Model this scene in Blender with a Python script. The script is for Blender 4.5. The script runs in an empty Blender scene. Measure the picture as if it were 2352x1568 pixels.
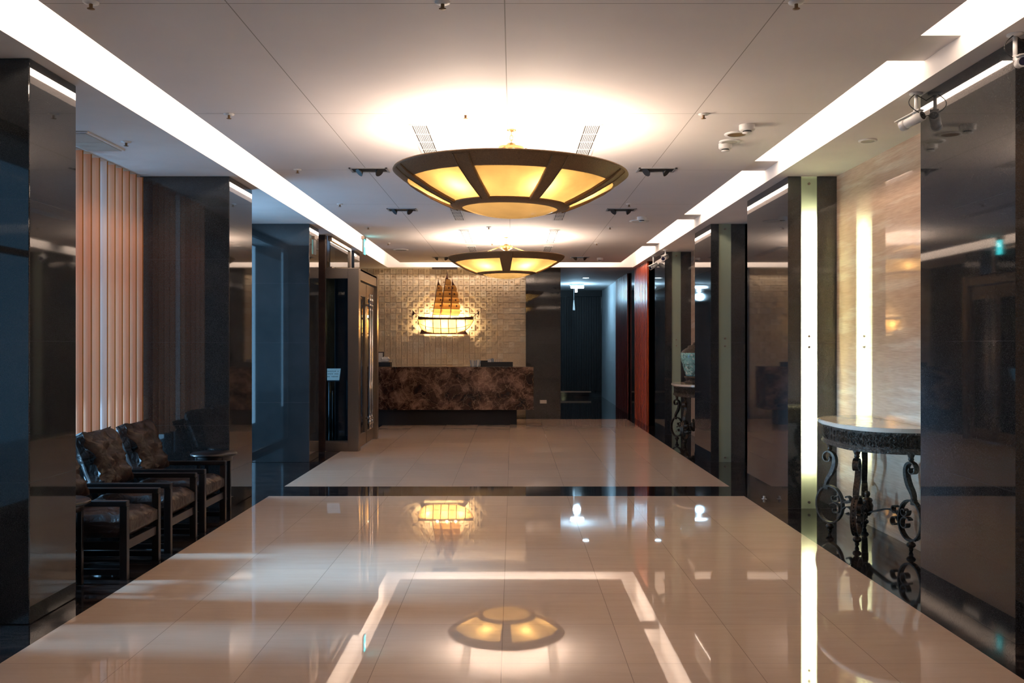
import bpy, bmesh, math, random
from mathutils import Vector, Matrix, noise
random.seed(7)
C = bpy.context.scene.collection
S = bpy.context.scene
PI = math.pi
H = 1.55          # camera height
F = 2100.0        # focal length in pixels of the 2352 px wide frame

# ------------------------------------------------------------------ camera
cam = bpy.data.cameras.new('camera'); co = bpy.data.objects.new('camera', cam); C.objects.link(co)
co.location = (0, 0, H); co.rotation_euler = (PI/2, 0, 0)
cam.sensor_width = 36; cam.lens = F/2352*36
cam.shift_x = -2/2352; cam.shift_y = 6/2352
cam.clip_start = .05; cam.clip_end = 200
S.camera = co
# ------------------------------------------------------------------ world, exposure
S.view_settings.view_transform = 'Standard'; S.view_settings.look = 'None'
S.view_settings.gamma = 1; S.view_settings.use_curve_mapping = False
S.view_settings.exposure = 1.54
w = bpy.data.worlds.new('World'); S.world = w; w.use_nodes = True
w.node_tree.nodes['Background'].inputs[0].default_value = (.16, .36, .62, 1)
w.node_tree.nodes['Background'].inputs[1].default_value = .38
# ------------------------------------------------------------------ daylight and cove lamps
def area(name, loc, rot, sx, sy, power, col):
    l = bpy.data.lights.new(name, 'AREA'); l.shape = 'RECTANGLE'; l.size = sx; l.size_y = sy
    l.energy = power; l.color = col
    o = bpy.data.objects.new(name, l); C.objects.link(o); o.location = loc; o.rotation_euler = rot
    return o
DAY = (.36, .62, 1.0)
# daylight outside the windows of the left side (local -Z of a lamp turned to +X)
def beam(*a):
    o = area(*a); o.data.spread = math.radians(13); return o
beam('daylight', (-5.5, 2.6, 2.65), (0, -PI/2+.58, 0), 1.3, 5.2, 15, DAY)
beam('daylight', (-5.5, 6.3, 2.65), (0, -PI/2+.58, 0), 1.3, 1.2, 6, DAY)
beam('daylight', (-4.3, 7.1, .75), (0, -PI/2, 0), .6, 3.0, 9, DAY)
area('daylight', (-3.90, 7.75, 1.8), (0, -PI/2, 0), 2.6, 1.7, 17, DAY)
area('daylight', (-4.1, 10.2, 1.7), (0, -PI/2, 0), 2.8, 1.5, 36, DAY)
area('daylight', (-3.9, 14.2, 1.2), (0, -PI/2, 0), 2.2, 1.8, 8, DAY)
COVE = (1.0, .775, .60)
COVEP = 30.0
# cove lamps lie on the edge of the floating ceiling and shine outwards
area('cove_lamp', (-2.20, 7.8, 3.335), (0, PI/2, 0), .10, 21.0, COVEP*2.1, COVE)
area('cove_lamp', (2.11, 7.8, 3.335), (0, -PI/2, 0), .10, 21.0, COVEP*2.1, COVE)
area('cove_lamp', (0, 18.40, 3.335), (PI/2, 0, 0), 4.2, .10, 13, COVE)
area('cove_lamp', (0, -2.7, 3.335), (-PI/2, 0, 0), 4.2, .10, 9, COVE)

# ------------------------------------------------------------------ node helpers
def new_mat(name):
    m = bpy.data.materials.new(name); m.use_nodes = True
    nt = m.node_tree; b = nt.nodes['Principled BSDF']
    return m, nt, b
def N(nt, t, **kw):
    n = nt.nodes.new(t)
    for k, v in kw.items():
        if k.startswith('i_'): n.inputs[k[2:].replace('_', ' ')].default_value = v
        else: setattr(n, k, v)
    return n
def L(nt, a, ao, b, bi): nt.links.new(a.outputs[ao], b.inputs[bi])
def coords(nt, scale=(1, 1, 1), which='Object', loc=(0, 0, 0)):
    tc = N(nt, 'ShaderNodeTexCoord'); mp = N(nt, 'ShaderNodeMapping')
    mp.inputs['Scale'].default_value = scale; mp.inputs['Location'].default_value = loc
    L(nt, tc, which, mp, 'Vector'); return mp
def ramp(nt, stops, mode='LINEAR'):
    r = N(nt, 'ShaderNodeValToRGB'); r.color_ramp.interpolation = mode
    e = r.color_ramp.elements
    while len(e) > 1: e.remove(e[-1])
    e[0].position = stops[0][0]; e[0].color = (*stops[0][1], 1)
    for p, c in stops[1:]:
        x = e.new(p); x.color = (*c, 1)
    return r
def simple(name, col, rough=.5, metal=0, spec=.5, bump=0, bscale=40, var=0):
    m, nt, b = new_mat(name)
    b.inputs['Roughness'].default_value = rough; b.inputs['Metallic'].default_value = metal
    b.inputs['Specular IOR Level'].default_value = spec
    mp = coords(nt); ns = N(nt, 'ShaderNodeTexNoise'); ns.inputs['Scale'].default_value = bscale
    ns.inputs['Detail'].default_value = 4; L(nt, mp, 0, ns, 'Vector')
    v = var or .04
    r = ramp(nt, [(.3, tuple(c*(1-v) for c in col)), (.7, tuple(min(1, c*(1+v)) for c in col))])
    L(nt, ns, 'Fac', r, 0); L(nt, r, 0, b, 'Base Color')
    if bump:
        bp = N(nt, 'ShaderNodeBump'); bp.inputs['Strength'].default_value = bump; bp.inputs['Distance'].default_value = .01
        L(nt, ns, 'Fac', bp, 'Height'); L(nt, bp, 0, b, 'Normal')
    return m
def emit(name, col, st):
    m, nt, b = new_mat(name)
    b.inputs['Base Color'].default_value = (*col, 1)
    b.inputs['Emission Color'].default_value = (*col, 1); b.inputs['Emission Strength'].default_value = st
    return m
def translucent(name, c_tr, c_df, mix, cloud=0, cscale=4, gloss=.1):
    m, nt, b = new_mat(name)
    nt.nodes.remove(b); out = [n for n in nt.nodes if n.type == 'OUTPUT_MATERIAL'][0]
    tr = N(nt, 'ShaderNodeBsdfTranslucent'); df = N(nt, 'ShaderNodeBsdfDiffuse'); gl = N(nt, 'ShaderNodeBsdfGlossy')
    gl.inputs['Roughness'].default_value = .15
    df.inputs[0].default_value = (*c_df, 1)
    if cloud:
        mp = coords(nt); ns = N(nt, 'ShaderNodeTexNoise'); ns.inputs['Scale'].default_value = cscale
        ns.inputs['Detail'].default_value = 6; ns.inputs['Roughness'].default_value = .6; L(nt, mp, 0, ns, 'Vector')
        r = ramp(nt, [(.3, tuple(c*(1-cloud) for c in c_tr)), (.7, c_tr)])
        L(nt, ns, 'Fac', r, 0); L(nt, r, 0, tr, 0)
    else: tr.inputs[0].default_value = (*c_tr, 1)
    m1 = N(nt, 'ShaderNodeMixShader'); m1.inputs[0].default_value = mix; L(nt, df, 0, m1, 1); L(nt, tr, 0, m1, 2)
    lw = N(nt, 'ShaderNodeFresnel'); lw.inputs[0].default_value = 1.45
    mm = N(nt, 'ShaderNodeMath', operation='MULTIPLY'); mm.inputs[1].default_value = gloss; L(nt, lw, 0, mm, 0)
    m2 = N(nt, 'ShaderNodeMixShader'); L(nt, mm, 0, m2, 0); L(nt, m1, 0, m2, 1); L(nt, gl, 0, m2, 2)
    L(nt, m2, 0, out, 0); return m
def glass(name, col=(.8, .9, .9)):
    m, nt, b = new_mat(name)
    nt.nodes.remove(b); out = [n for n in nt.nodes if n.type == 'OUTPUT_MATERIAL'][0]
    tp = N(nt, 'ShaderNodeBsdfTransparent'); tp.inputs[0].default_value = (*col, 1)
    gl = N(nt, 'ShaderNodeBsdfGlossy'); gl.inputs['Roughness'].default_value = .01
    fr = N(nt, 'ShaderNodeFresnel')
    ge = N(nt, 'ShaderNodeNewGeometry'); mi = N(nt, 'ShaderNodeMapRange'); L(nt, ge, 'Backfacing', mi, 0)
    mi.inputs['To Min'].default_value = 1.5; mi.inputs['To Max'].default_value = 1/1.5; L(nt, mi, 0, fr, 0)
    ms = N(nt, 'ShaderNodeMixShader'); L(nt, fr, 0, ms, 0); L(nt, tp, 0, ms, 1); L(nt, gl, 0, ms, 2); L(nt, ms, 0, out, 0)
    return m

def granite():
    m, nt, b = new_mat('black_granite')
    mp = coords(nt)
    n1 = N(nt, 'ShaderNodeTexNoise'); n1.inputs['Scale'].default_value = 330; n1.inputs['Detail'].default_value = 3; L(nt, mp, 0, n1, 'Vector')
    r = ramp(nt, [(.38, (.016, .018, .019)), (.56, (.038, .040, .043)), (.70, (.10, .105, .11))]); L(nt, n1, 'Fac', r, 0)
    n2 = N(nt, 'ShaderNodeTexNoise'); n2.inputs['Scale'].default_value = 1.6; n2.inputs['Detail'].default_value = 4; L(nt, mp, 0, n2, 'Vector')
    r2 = ramp(nt, [(.35, (.75, .75, .75)), (.7, (1.15, 1.15, 1.15))]); L(nt, n2, 'Fac', r2, 0)
    mx = N(nt, 'ShaderNodeMix', data_type='RGBA', blend_type='MULTIPLY'); mx.inputs[0].default_value = 1
    L(nt, r, 0, mx, 6); L(nt, r2, 0, mx, 7)
    # slab joints every 0.785 m of height
    sp = N(nt, 'ShaderNodeSeparateXYZ'); tc = N(nt, 'ShaderNodeTexCoord'); L(nt, tc, 'Object', sp, 0)
    a = N(nt, 'ShaderNodeMath', operation='DIVIDE'); a.inputs[1].default_value = .7825; L(nt, sp, 'Z', a, 0)
    fr = N(nt, 'ShaderNodeMath', operation='FRACT'); L(nt, a, 0, fr, 0)
    lt = N(nt, 'ShaderNodeMath', operation='LESS_THAN'); lt.inputs[1].default_value = .0035; L(nt, fr, 0, lt, 0)
    mj = N(nt, 'ShaderNodeMix', data_type='RGBA'); L(nt, lt, 0, mj, 0); L(nt, mx, 2, mj, 6); mj.inputs[7].default_value = (.06, .06, .065, 1)
    L(nt, mj, 2, b, 'Base Color')
    b.inputs['Roughness'].default_value = .035; b.inputs['IOR'].default_value = 1.75
    return m
def floor_dark():
    m, nt, b = new_mat('dark_marble_floor')
    mp = coords(nt, (1, 2.2, 1))
    n1 = N(nt, 'ShaderNodeTexNoise'); n1.inputs['Scale'].default_value = 3.0; n1.inputs['Detail'].default_value = 8; n1.inputs['Distortion'].default_value = 1.2
    L(nt, mp, 0, n1, 'Vector')
    r = ramp(nt, [(.40, (.012, .010, .010)), (.52, (.022, .018, .017)), (.60, (.05, .04, .036)), (.66, (.018, .015, .014))])
    L(nt, n1, 'Fac', r, 0)
    n2 = N(nt, 'ShaderNodeTexNoise'); n2.inputs['Scale'].default_value = 14; n2.inputs['Detail'].default_value = 5; L(nt, mp, 0, n2, 'Vector')
    r2 = ramp(nt, [(.68, (0, 0, 0)), (.76, (.14, .12, .11))]); L(nt, n2, 'Fac', r2, 0)
    mx = N(nt, 'ShaderNodeMix', data_type='RGBA', blend_type='ADD'); mx.inputs[0].default_value = 1; L(nt, r, 0, mx, 6); L(nt, r2, 0, mx, 7)
    L(nt, mx, 2, b, 'Base Color'); b.inputs['Roughness'].default_value = .05; b.inputs['IOR'].default_value = 1.55
    return m
def seams(nt, axis_list, pos_node):
    """returns a node whose output 0 is 1 on seam lines. axis_list: (axis, offset, pitch, halfwidth)"""
    last = None
    for ax, off, pitch, hw in axis_list:
        a = N(nt, 'ShaderNodeMath', operation='SUBTRACT'); a.inputs[1].default_value = off; L(nt, pos_node, ax, a, 0)
        d = N(nt, 'ShaderNodeMath', operation='DIVIDE'); d.inputs[1].default_value = pitch; L(nt, a, 0, d, 0)
        ad = N(nt, 'ShaderNodeMath', operation='ADD'); ad.inputs[1].default_value = .5; L(nt, d, 0, ad, 0)
        f = N(nt, 'ShaderNodeMath', operation='FLOORED_MODULO'); f.inputs[1].default_value = 1; L(nt, ad, 0, f, 0)
        s = N(nt, 'ShaderNodeMath', operation='SUBTRACT'); s.inputs[1].default_value = .5; L(nt, f, 0, s, 0)
        ab = N(nt, 'ShaderNodeMath', operation='ABSOLUTE'); L(nt, s, 0, ab, 0)
        lt = N(nt, 'ShaderNodeMath', operation='LESS_THAN'); lt.inputs[1].default_value = hw/pitch; L(nt, ab, 0, lt, 0)
        if last:
            mx = N(nt, 'ShaderNodeMath', operation='MAXIMUM'); L(nt, last, 0, mx, 0); L(nt, lt, 0, mx, 1); last = mx
        else: last = lt
    return last
def floor_beige():
    m, nt, b = new_mat('beige_marble_floor')
    mp = coords(nt, (.5, 3.5, 1))
    n1 = N(nt, 'ShaderNodeTexNoise'); n1.inputs['Scale'].default_value = 5; n1.inputs['Detail'].default_value = 8; n1.inputs['Roughness'].default_value = .65
    L(nt, mp, 0, n1, 'Vector')
    r = ramp(nt, [(.3, (.68, .51, .39)), (.5, (.71, .54, .42)), (.72, (.74, .57, .45))]); L(nt, n1, 'Fac', r, 0)
    tc = N(nt, 'ShaderNodeTexCoord'); sp = N(nt, 'ShaderNodeSeparateXYZ'); L(nt, tc, 'Object', sp, 0)
    # tile to tile tone
    sn = N(nt, 'ShaderNodeVectorMath', operation='SNAP'); sn.inputs[1].default_value = (.61, .62, 10)
    of = N(nt, 'ShaderNodeVectorMath', operation='ADD'); of.inputs[1].default_value = (.055, -.1, 0); L(nt, tc, 'Object', of, 0); L(nt, of, 0, sn, 0)
    wn = N(nt, 'ShaderNodeTexWhiteNoise'); L(nt, sn, 0, wn, 0)
    r3 = ramp(nt, [(0, (.95, .95, .95)), (1, (1.03, 1.02, 1.0))]); L(nt, wn, 'Value', r3, 0)
    mt = N(nt, 'ShaderNodeMix', data_type='RGBA', blend_type='MULTIPLY'); mt.inputs[0].default_value = 1; L(nt, r, 0, mt, 6); L(nt, r3, 0, mt, 7)
    s = seams(nt, [('X', -.055, .61, .0018), ('Y', 4.44, .62, .0012)], sp)
    mx = N(nt, 'ShaderNodeMix', data_type='RGBA'); L(nt, s, 0, mx, 0); L(nt, mt, 2, mx, 6); mx.inputs[7].default_value = (.40, .30, .23, 1)
    L(nt, mx, 2, b, 'Base Color'); b.inputs['Roughness'].default_value = .022; b.inputs['IOR'].default_value = 1.6
    wv = N(nt, 'ShaderNodeTexNoise'); wv.inputs['Scale'].default_value = 2.2; wv.inputs['Detail'].default_value = 1; L(nt, tc, 'Object', wv, 'Vector')
    bp = N(nt, 'ShaderNodeBump'); bp.inputs['Strength'].default_value = .02; bp.inputs['Distance'].default_value = .004; L(nt, wv, 'Fac', bp, 'Height'); L(nt, bp, 0, b, 'Normal')
    return m
def ceiling_mat():
    m, nt, b = new_mat('white_ceiling_panels')
    tc = N(nt, 'ShaderNodeTexCoord'); sp = N(nt, 'ShaderNodeSeparateXYZ'); L(nt, tc, 'Object', sp, 0)
    s = seams(nt, [('X', -.04, 1.345, .003), ('Y', 4.44, 2.12, .003)], sp)
    mp = coords(nt); ns = N(nt, 'ShaderNodeTexNoise'); ns.inputs['Scale'].default_value = 1.3; ns.inputs['Detail'].default_value = 4; L(nt, mp, 0, ns, 'Vector')
    r = ramp(nt, [(.35, (.70, .665, .665)), (.65, (.74, .70, .70))]); L(nt, ns, 'Fac', r, 0)
    mx = N(nt, 'ShaderNodeMix', data_type='RGBA'); L(nt, s, 0, mx, 0); L(nt, r, 0, mx, 6); mx.inputs[7].default_value = (.30, .28, .26, 1)
    L(nt, mx, 2, b, 'Base Color'); b.inputs['Roughness'].default_value = .75
    return m
def travertine():
    m, nt, b = new_mat('travertine')
    mp = coords(nt, (1, .5, 4.6)); mp.inputs['Rotation'].default_value = (.07, 0, 0)
    n1 = N(nt, 'ShaderNodeTexNoise'); n1.inputs['Scale'].default_value = 2.2; n1.inputs['Detail'].default_value = 9; n1.inputs['Distortion'].default_value = .15; n1.inputs['Roughness'].default_value = .55
    L(nt, mp, 0, n1, 'Vector')
    r = ramp(nt, [(.25, (.54, .36, .25)), (.42, (.61, .43, .31)), (.50, (.57, .40, .285)), (.57, (.63, .46, .34)), (.66, (.70, .56, .43)), (.8, (.60, .43, .31))])
    L(nt, n1, 'Fac', r, 0)
    mp2 = coords(nt, (1, 2, 40)); n2 = N(nt, 'ShaderNodeTexNoise'); n2.inputs['Scale'].default_value = 3; n2.inputs['Detail'].default_value = 4; L(nt, mp2, 0, n2, 'Vector')
    r2 = ramp(nt, [(.3, (.9, .9, .9)), (.7, (1.1, 1.1, 1.1))]); L(nt, n2, 'Fac', r2, 0)
    mx = N(nt, 'ShaderNodeMix', data_type='RGBA', blend_type='MULTIPLY'); mx.inputs[0].default_value = 1; L(nt, r, 0, mx, 6); L(nt, r2, 0, mx, 7)
    L(nt, mx, 2, b, 'Base Color'); b.inputs['Roughness'].default_value = .035; b.inputs['IOR'].default_value = 1.5
    return m
def emperador():
    m, nt, b = new_mat('brown_veined_marble')
    mp = coords(nt)
    wv = N(nt, 'ShaderNodeTexNoise'); wv.inputs['Scale'].default_value = 2.5; wv.inputs['Detail'].default_value = 5; L(nt, mp, 0, wv, 'Vector')
    va = N(nt, 'ShaderNodeVectorMath', operation='SCALE'); va.inputs['Scale'].default_value = .55; L(nt, wv, 'Color', va, 0)
    ad = N(nt, 'ShaderNodeVectorMath', operation='ADD'); L(nt, mp, 0, ad, 0); L(nt, va, 0, ad, 1)
    n1 = N(nt, 'ShaderNodeTexNoise'); n1.inputs['Scale'].default_value = 3.2; n1.inputs['Detail'].default_value = 8; n1.inputs['Roughness'].default_value = .66; L(nt, ad, 0, n1, 'Vector')
    r = ramp(nt, [(.40, (.022, .009, .006)), (.48, (.055, .026, .017)), (.56, (.15, .085, .058)), (.68, (.27, .17, .12))]); L(nt, n1, 'Fac', r, 0)
    vo = N(nt, 'ShaderNodeTexVoronoi', feature='DISTANCE_TO_EDGE'); vo.inputs['Scale'].default_value = 7; L(nt, ad, 0, vo, 'Vector')
    r2 = ramp(nt, [(0, (.30, .21, .15)), (.025, (.05, .035, .02)), (.05, (0, 0, 0))]); L(nt, vo, 'Distance', r2, 0)
    mx = N(nt, 'ShaderNodeMix', data_type='RGBA', blend_type='ADD'); mx.inputs[0].default_value = .55; L(nt, r, 0, mx, 6); L(nt, r2, 0, mx, 7)
    L(nt, mx, 2, b, 'Base Color'); b.inputs['Roughness'].default_value = .15
    return m
def leather():
    m, nt, b = new_mat('dark_leather')
    mp = coords(nt); n1 = N(nt, 'ShaderNodeTexNoise'); n1.inputs['Scale'].default_value = 7; n1.inputs['Detail'].default_value = 7; n1.inputs['Distortion'].default_value = .7; L(nt, mp, 0, n1, 'Vector')
    r = ramp(nt, [(.35, (.022, .013, .010)), (.65, (.06, .036, .028))]); L(nt, n1, 'Fac', r, 0); L(nt, r, 0, b, 'Base Color')
    bp = N(nt, 'ShaderNodeBump'); bp.inputs['Strength'].default_value = 1; bp.inputs['Distance'].default_value = .035; L(nt, n1, 'Fac', bp, 'Height'); L(nt, bp, 0, b, 'Normal')
    b.inputs['Roughness'].default_value = .36; return m
def iron(name, col=(.045, .035, .028), ornate=False):
    m, nt, b = new_mat(name)
    mp = coords(nt); n1 = N(nt, 'ShaderNodeTexNoise'); n1.inputs['Scale'].default_value = 30 if ornate else 60; n1.inputs['Detail'].default_value = 5; n1.inputs['Distortion'].default_value = 2 if ornate else 0
    L(nt, mp, 0, n1, 'Vector')
    r = ramp(nt, [(.35, tuple(c*.5 for c in col)), (.7, tuple(c*1.9 for c in col))]); L(nt, n1, 'Fac', r, 0); L(nt, r, 0, b, 'Base Color')
    bp = N(nt, 'ShaderNodeBump'); bp.inputs['Strength'].default_value = .9 if ornate else .4; bp.inputs['Distance'].default_value = .02 if ornate else .004
    L(nt, n1, 'Fac', bp, 'Height'); L(nt, bp, 0, b, 'Normal')
    b.inputs['Metallic'].default_value = .6; b.inputs['Roughness'].default_value = .38; return m
def tile_mat():
    m, nt, b = new_mat('sandstone_relief_tile')
    mp = coords(nt, loc=(-.27, 0, -3.13))
    sn = N(nt, 'ShaderNodeVectorMath', operation='SNAP'); sn.inputs[1].default_value = (.118, 10, .118); L(nt, mp, 0, sn, 0)
    wn = N(nt, 'ShaderNodeTexWhiteNoise'); L(nt, sn, 0, wn, 0)
    r = ramp(nt, [(0, (.78, .64, .46)), (.7, (.83, .70, .52)), (1, (.88, .78, .62))]); L(nt, wn, 'Value', r, 0)
    n1 = N(nt, 'ShaderNodeTexNoise'); n1.inputs['Scale'].default_value = 60; L(nt, mp, 0, n1, 'Vector')
    r2 = ramp(nt, [(.3, (.88, .88, .88)), (.7, (1.08, 1.08, 1.08))]); L(nt, n1, 'Fac', r2, 0)
    mx = N(nt, 'ShaderNodeMix', data_type='RGBA', blend_type='MULTIPLY'); mx.inputs[0].default_value = 1; L(nt, r, 0, mx, 6); L(nt, r2, 0, mx, 7)
    L(nt, mx, 2, b, 'Base Color'); b.inputs['Roughness'].default_value = .8; return m
def celadon():
    m, nt, b = new_mat('celadon_glaze')
    mp = coords(nt); v = N(nt, 'ShaderNodeTexNoise'); v.inputs['Scale'].default_value = 16; v.inputs['Detail'].default_value = 4; v.inputs['Distortion'].default_value = 1.5; L(nt, mp, 0, v, 'Vector')
    r = ramp(nt, [(.40, (.10, .16, .14)), (.45, (.20, .42, .40)), (.60, (.24, .48, .45)), (.66, (.70, .66, .62))]); L(nt, v, 'Fac', r, 0); L(nt, r, 0, b, 'Base Color')
    b.inputs['Roughness'].default_value = .15; return m

M = dict(
    granite=granite(), fdark=floor_dark(), fbeige=floor_beige(), ceil=ceiling_mat(),
    soffit=simple('white_paint', (.70, .67, .66), .8, bscale=3), trav=travertine(), marble=emperador(), leather=leather(),
    blackwood=simple('black_lacquered_wood', (.014, .012, .012), .28, bscale=20), iron=iron('wrought_iron', (.042, .030, .021)), carved=iron('carved_dark_bronze', (.07, .055, .042), True),
    tabletop=simple('cream_marble_top', (.66, .56, .45), .1, bscale=5, var=.08), tabletop_edge=simple('white_marble_edge', (.75, .72, .70), .15, bscale=8),
    lensglass=translucent('amber_alabaster_lens', (.135, .090, .032), (.30, .19, .08), .85, .25, 5, .4),
    shade=translucent('amber_alabaster', (.20, .132, .042), (.30, .19, .08), .85, .30, 5, .4),
    bronze=simple('bronze_lamp_metal', (.20, .115, .05), .55, .15, bscale=120, bump=.3, var=.2), brass=simple('brass', (.50, .34, .14), .3, .9, bscale=30),
    steel=simple('brushed_bronze_steel', (.33, .27, .22), .28, .85, bscale=90, bump=.03, var=.08), chrome=simple('polished_steel', (.62, .58, .54), .12, 1),
    darkwood=simple('dark_brown_timber', (.040, .020, .013), .35, bscale=12, var=.3), glass=glass('clear_glass'), darkglass=glass('tinted_glass', (.30, .38, .42)),
    frost=translucent('frosted_glass_strip', (.86, .95, .72), (.38, .47, .36), .62, 0, 1, .8),
    frost_off=translucent('unlit_green_glass_strip', (.5, .6, .45), (.36, .43, .33), .12, 0, 1, .8),
    blind=translucent('salmon_blind_fabric', (.95, .33, .15), (.84, .40, .24), .32, 0, 1, .0), blindpale=translucent('pale_blind_fabric', (1.0, .75, .62), (.90, .76, .72), .30, 0, 1, .0),
    edgeshade=translucent('painted_edge_shade', (.6, .16, .03), (.42, .15, .04), .3, 0, 1, 0),  # slat edge: shade line of the translucent fabric put into the colour
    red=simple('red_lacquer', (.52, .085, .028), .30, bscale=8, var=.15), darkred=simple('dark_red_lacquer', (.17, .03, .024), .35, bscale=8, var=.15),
    tile=tile_mat(), white=simple('white_plastic', (.72, .72, .72), .4), grey=simple('grey_plastic', (.35, .36, .38), .4), black=simple('matt_black', (.012, .012, .013), .5),
    bluewall=simple('pale_wall_panel', (.62, .70, .74), .35, bscale=3), door=simple('dark_door_timber', (.006, .004, .004), .6, bscale=10, var=.4),
    celadon=celadon(), lens=simple('lens_glass', (.02, .02, .05), .05), sail=translucent('parchment_sail', (.62, .36, .13), (.42, .25, .11), .5, .2, 14, 0),
    hull=translucent('cream_hull_glass', (.40, .27, .115), (.34, .24, .12), .85, .2, 6, .3), shipwood=simple('ship_dark_brown', (.075, .022, .012), .5, bscale=20, var=.3),
    paper=simple('white_paper', (.70, .70, .68), .6), bluepaper=simple('blue_grey_paper', (.28, .32, .38), .6), ink=simple('dark_ink', (.05, .06, .08), .6),
    tube=emit('fluorescent_tube', (1.0, .93, .62), 60.0), coldtube=emit('cold_tube', (.55, .8, 1.0), 22.0), exitface=emit('exit_sign_green', (.05, .75, .80), 2.2),
    exitwhite=emit('exit_sign_white', (.7, 1, .95), 3), bulb=emit('warm_bulb', (1, .75, .4), 12), cold=emit('cold_downlight', (.6, .85, 1.0), 10), signboard=emit('lit_sign_face', (.62, .78, .86), .55),
    ventshade=simple('vent_shade', (.004, .004, .004), .7), ac=simple('beige_grille', (.42, .40, .36), .6),
)

# ------------------------------------------------------------------ mesh builder
class MB:
    def __init__(s): s.bm = bmesh.new(); s.mi = 0
    def _f(s, vs):
        try:
            f = s.bm.faces.new(vs); f.material_index = s.mi; return f
        except ValueError: return None
    def box(s, x0, x1, y0, y1, z0, z1, bev=0, mat=None):
        b = bmesh.new(); bmesh.ops.create_cube(b, size=1)
        for v in b.verts: v.co = Vector(((x0+x1)/2+v.co.x*(x1-x0), (y0+y1)/2+v.co.y*(y1-y0), (z0+z1)/2+v.co.z*(z1-z0)))
        if bev: bmesh.ops.bevel(b, geom=list(b.edges), offset=bev, segments=2, affect='EDGES', profile=.5)
        return s.merge(b, mat)
    def merge(s, b, mat=None):
        if mat: bmesh.ops.transform(b, matrix=mat, verts=b.verts)
        mp = {}
        for v in b.verts: mp[v] = s.bm.verts.new(v.co)
        for f in b.faces:
            g = s._f([mp[v] for v in f.verts])
            if g: g.smooth = f.smooth
        b.free(); return s
    def quad(s, a, b, c, d): s._f([s.bm.verts.new(p) for p in (a, b, c, d)]); return s
    def lathe(s, prof, c=(0, 0, 0), n=32, a0=0, a1=2*PI, smooth=True, sx=1, sy=1, cap=False):
        full = abs(a1-a0-2*PI) < 1e-6; cols = []
        m = n if full else n+1
        for i in range(m):
            a = a0+(a1-a0)*i/n
            cols.append([s.bm.verts.new((c[0]+r*math.cos(a)*sx, c[1]+r*math.sin(a)*sy, c[2]+z)) for r, z in prof])
        for i in range(n):
            A = cols[i]; B = cols[(i+1) % m]
            for j in range(len(prof)-1):
                f = s._f([A[j], B[j], B[j+1], A[j+1]])
                if f: f.smooth = smooth
        if cap:
            s._f([k[0] for k in cols][::-1]); s._f([k[-1] for k in cols])
        return s
    def cyl(s, p0, p1, r, n=12, r1=None, smooth=True):
        p0 = Vector(p0); p1 = Vector(p1); d = (p1-p0); L_ = d.length
        if L_ < 1e-9: return s
        q = d.to_track_quat('Z', 'Y'); r1 = r if r1 is None else r1
        A = []; B = []
        for i in range(n):
            a = 2*PI*i/n
            A.append(s.bm.verts.new(p0+q@Vector((r*math.cos(a), r*math.sin(a), 0))))
            B.append(s.bm.verts.new(p0+q@Vector((r1*math.cos(a), r1*math.sin(a), L_))))
        for i in range(n):
            f = s._f([A[i], A[(i+1) % n], B[(i+1) % n], B[i]])
            if f: f.smooth = smooth
        s._f(A[::-1]); s._f(B); return s
    def tube(s, pts, r, n=8, closed=False):
        pts = [Vector(p) for p in pts]; rings = []
        up = Vector((0, 0, 1)); m = len(pts)
        for i, p in enumerate(pts):
            a = pts[(i-1) % m] if (closed or i > 0) else p; b = pts[(i+1) % m] if (closed or i < m-1) else p
            t = (b-a).normalized()
            u = t.cross(up)
            if u.length < .05: u = t.cross(Vector((1, 0, 0)))
            u.normalize(); v = t.cross(u)
            rr = r[i] if isinstance(r, (list, tuple)) else r
            rings.append([s.bm.verts.new(p+u*rr*math.cos(2*PI*k/n)+v*rr*math.sin(2*PI*k/n)) for k in range(n)])
        for i in range(m if closed else m-1):
            A = rings[i]; B = rings[(i+1) % m]
            for k in range(n):
                f = s._f([A[k], A[(k+1) % n], B[(k+1) % n], B[k]])
                if f: f.smooth = True
        if not closed: s._f(rings[0][::-1]); s._f(rings[-1])
        return s
    def ribbon(s, pts, wdir, w, t):
        """flat bar along pts (a plane curve); wdir = unit normal of the curve's plane, w width, t thickness"""
        pts = [Vector(p) for p in pts]; wd = Vector(wdir).normalized(); m = len(pts); rings = []
        for i, p in enumerate(pts):
            a = pts[max(i-1, 0)]; b = pts[min(i+1, m-1)]; tn = (b-a).normalized(); nn = tn.cross(wd).normalized()
            tt = t[i] if isinstance(t, (list, tuple)) else t
            rings.append([s.bm.verts.new(p+wd*w/2*sx+nn*tt/2*sy) for sx, sy in ((1, 1), (-1, 1), (-1, -1), (1, -1))])
        for i in range(m-1):
            for k in range(4): s._f([rings[i][k], rings[i][(k+1) % 4], rings[i+1][(k+1) % 4], rings[i+1][k]])
        s._f(rings[0][::-1]); s._f(rings[-1]); return s
    def prism(s, poly, axis, lo, hi):
        """poly of 2-D points; axis 'x','y','z' extrusion from lo to hi"""
        def P(u, v, h): return {'z': (u, v, h), 'y': (u, h, v), 'x': (h, u, v)}[axis]
        A = [s.bm.verts.new(P(u, v, lo)) for u, v in poly]; B = [s.bm.verts.new(P(u, v, hi)) for u, v in poly]
        n = len(poly)
        for i in range(n): s._f([A[i], A[(i+1) % n], B[(i+1) % n], B[i]])
        s._f(A[::-1]); s._f(B); return s
    def mesh(s, name, mats, off=(0, 0, 0), fix=True):
        if fix: bmesh.ops.recalc_face_normals(s.bm, faces=s.bm.faces)
        o = Vector(off)
        for v in s.bm.verts: v.co -= o
        me = bpy.data.meshes.new(name); s.bm.to_mesh(me); s.bm.free()
        for m in (mats if isinstance(mats, (list, tuple)) else [mats]): me.materials.append(m)
        return me

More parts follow.
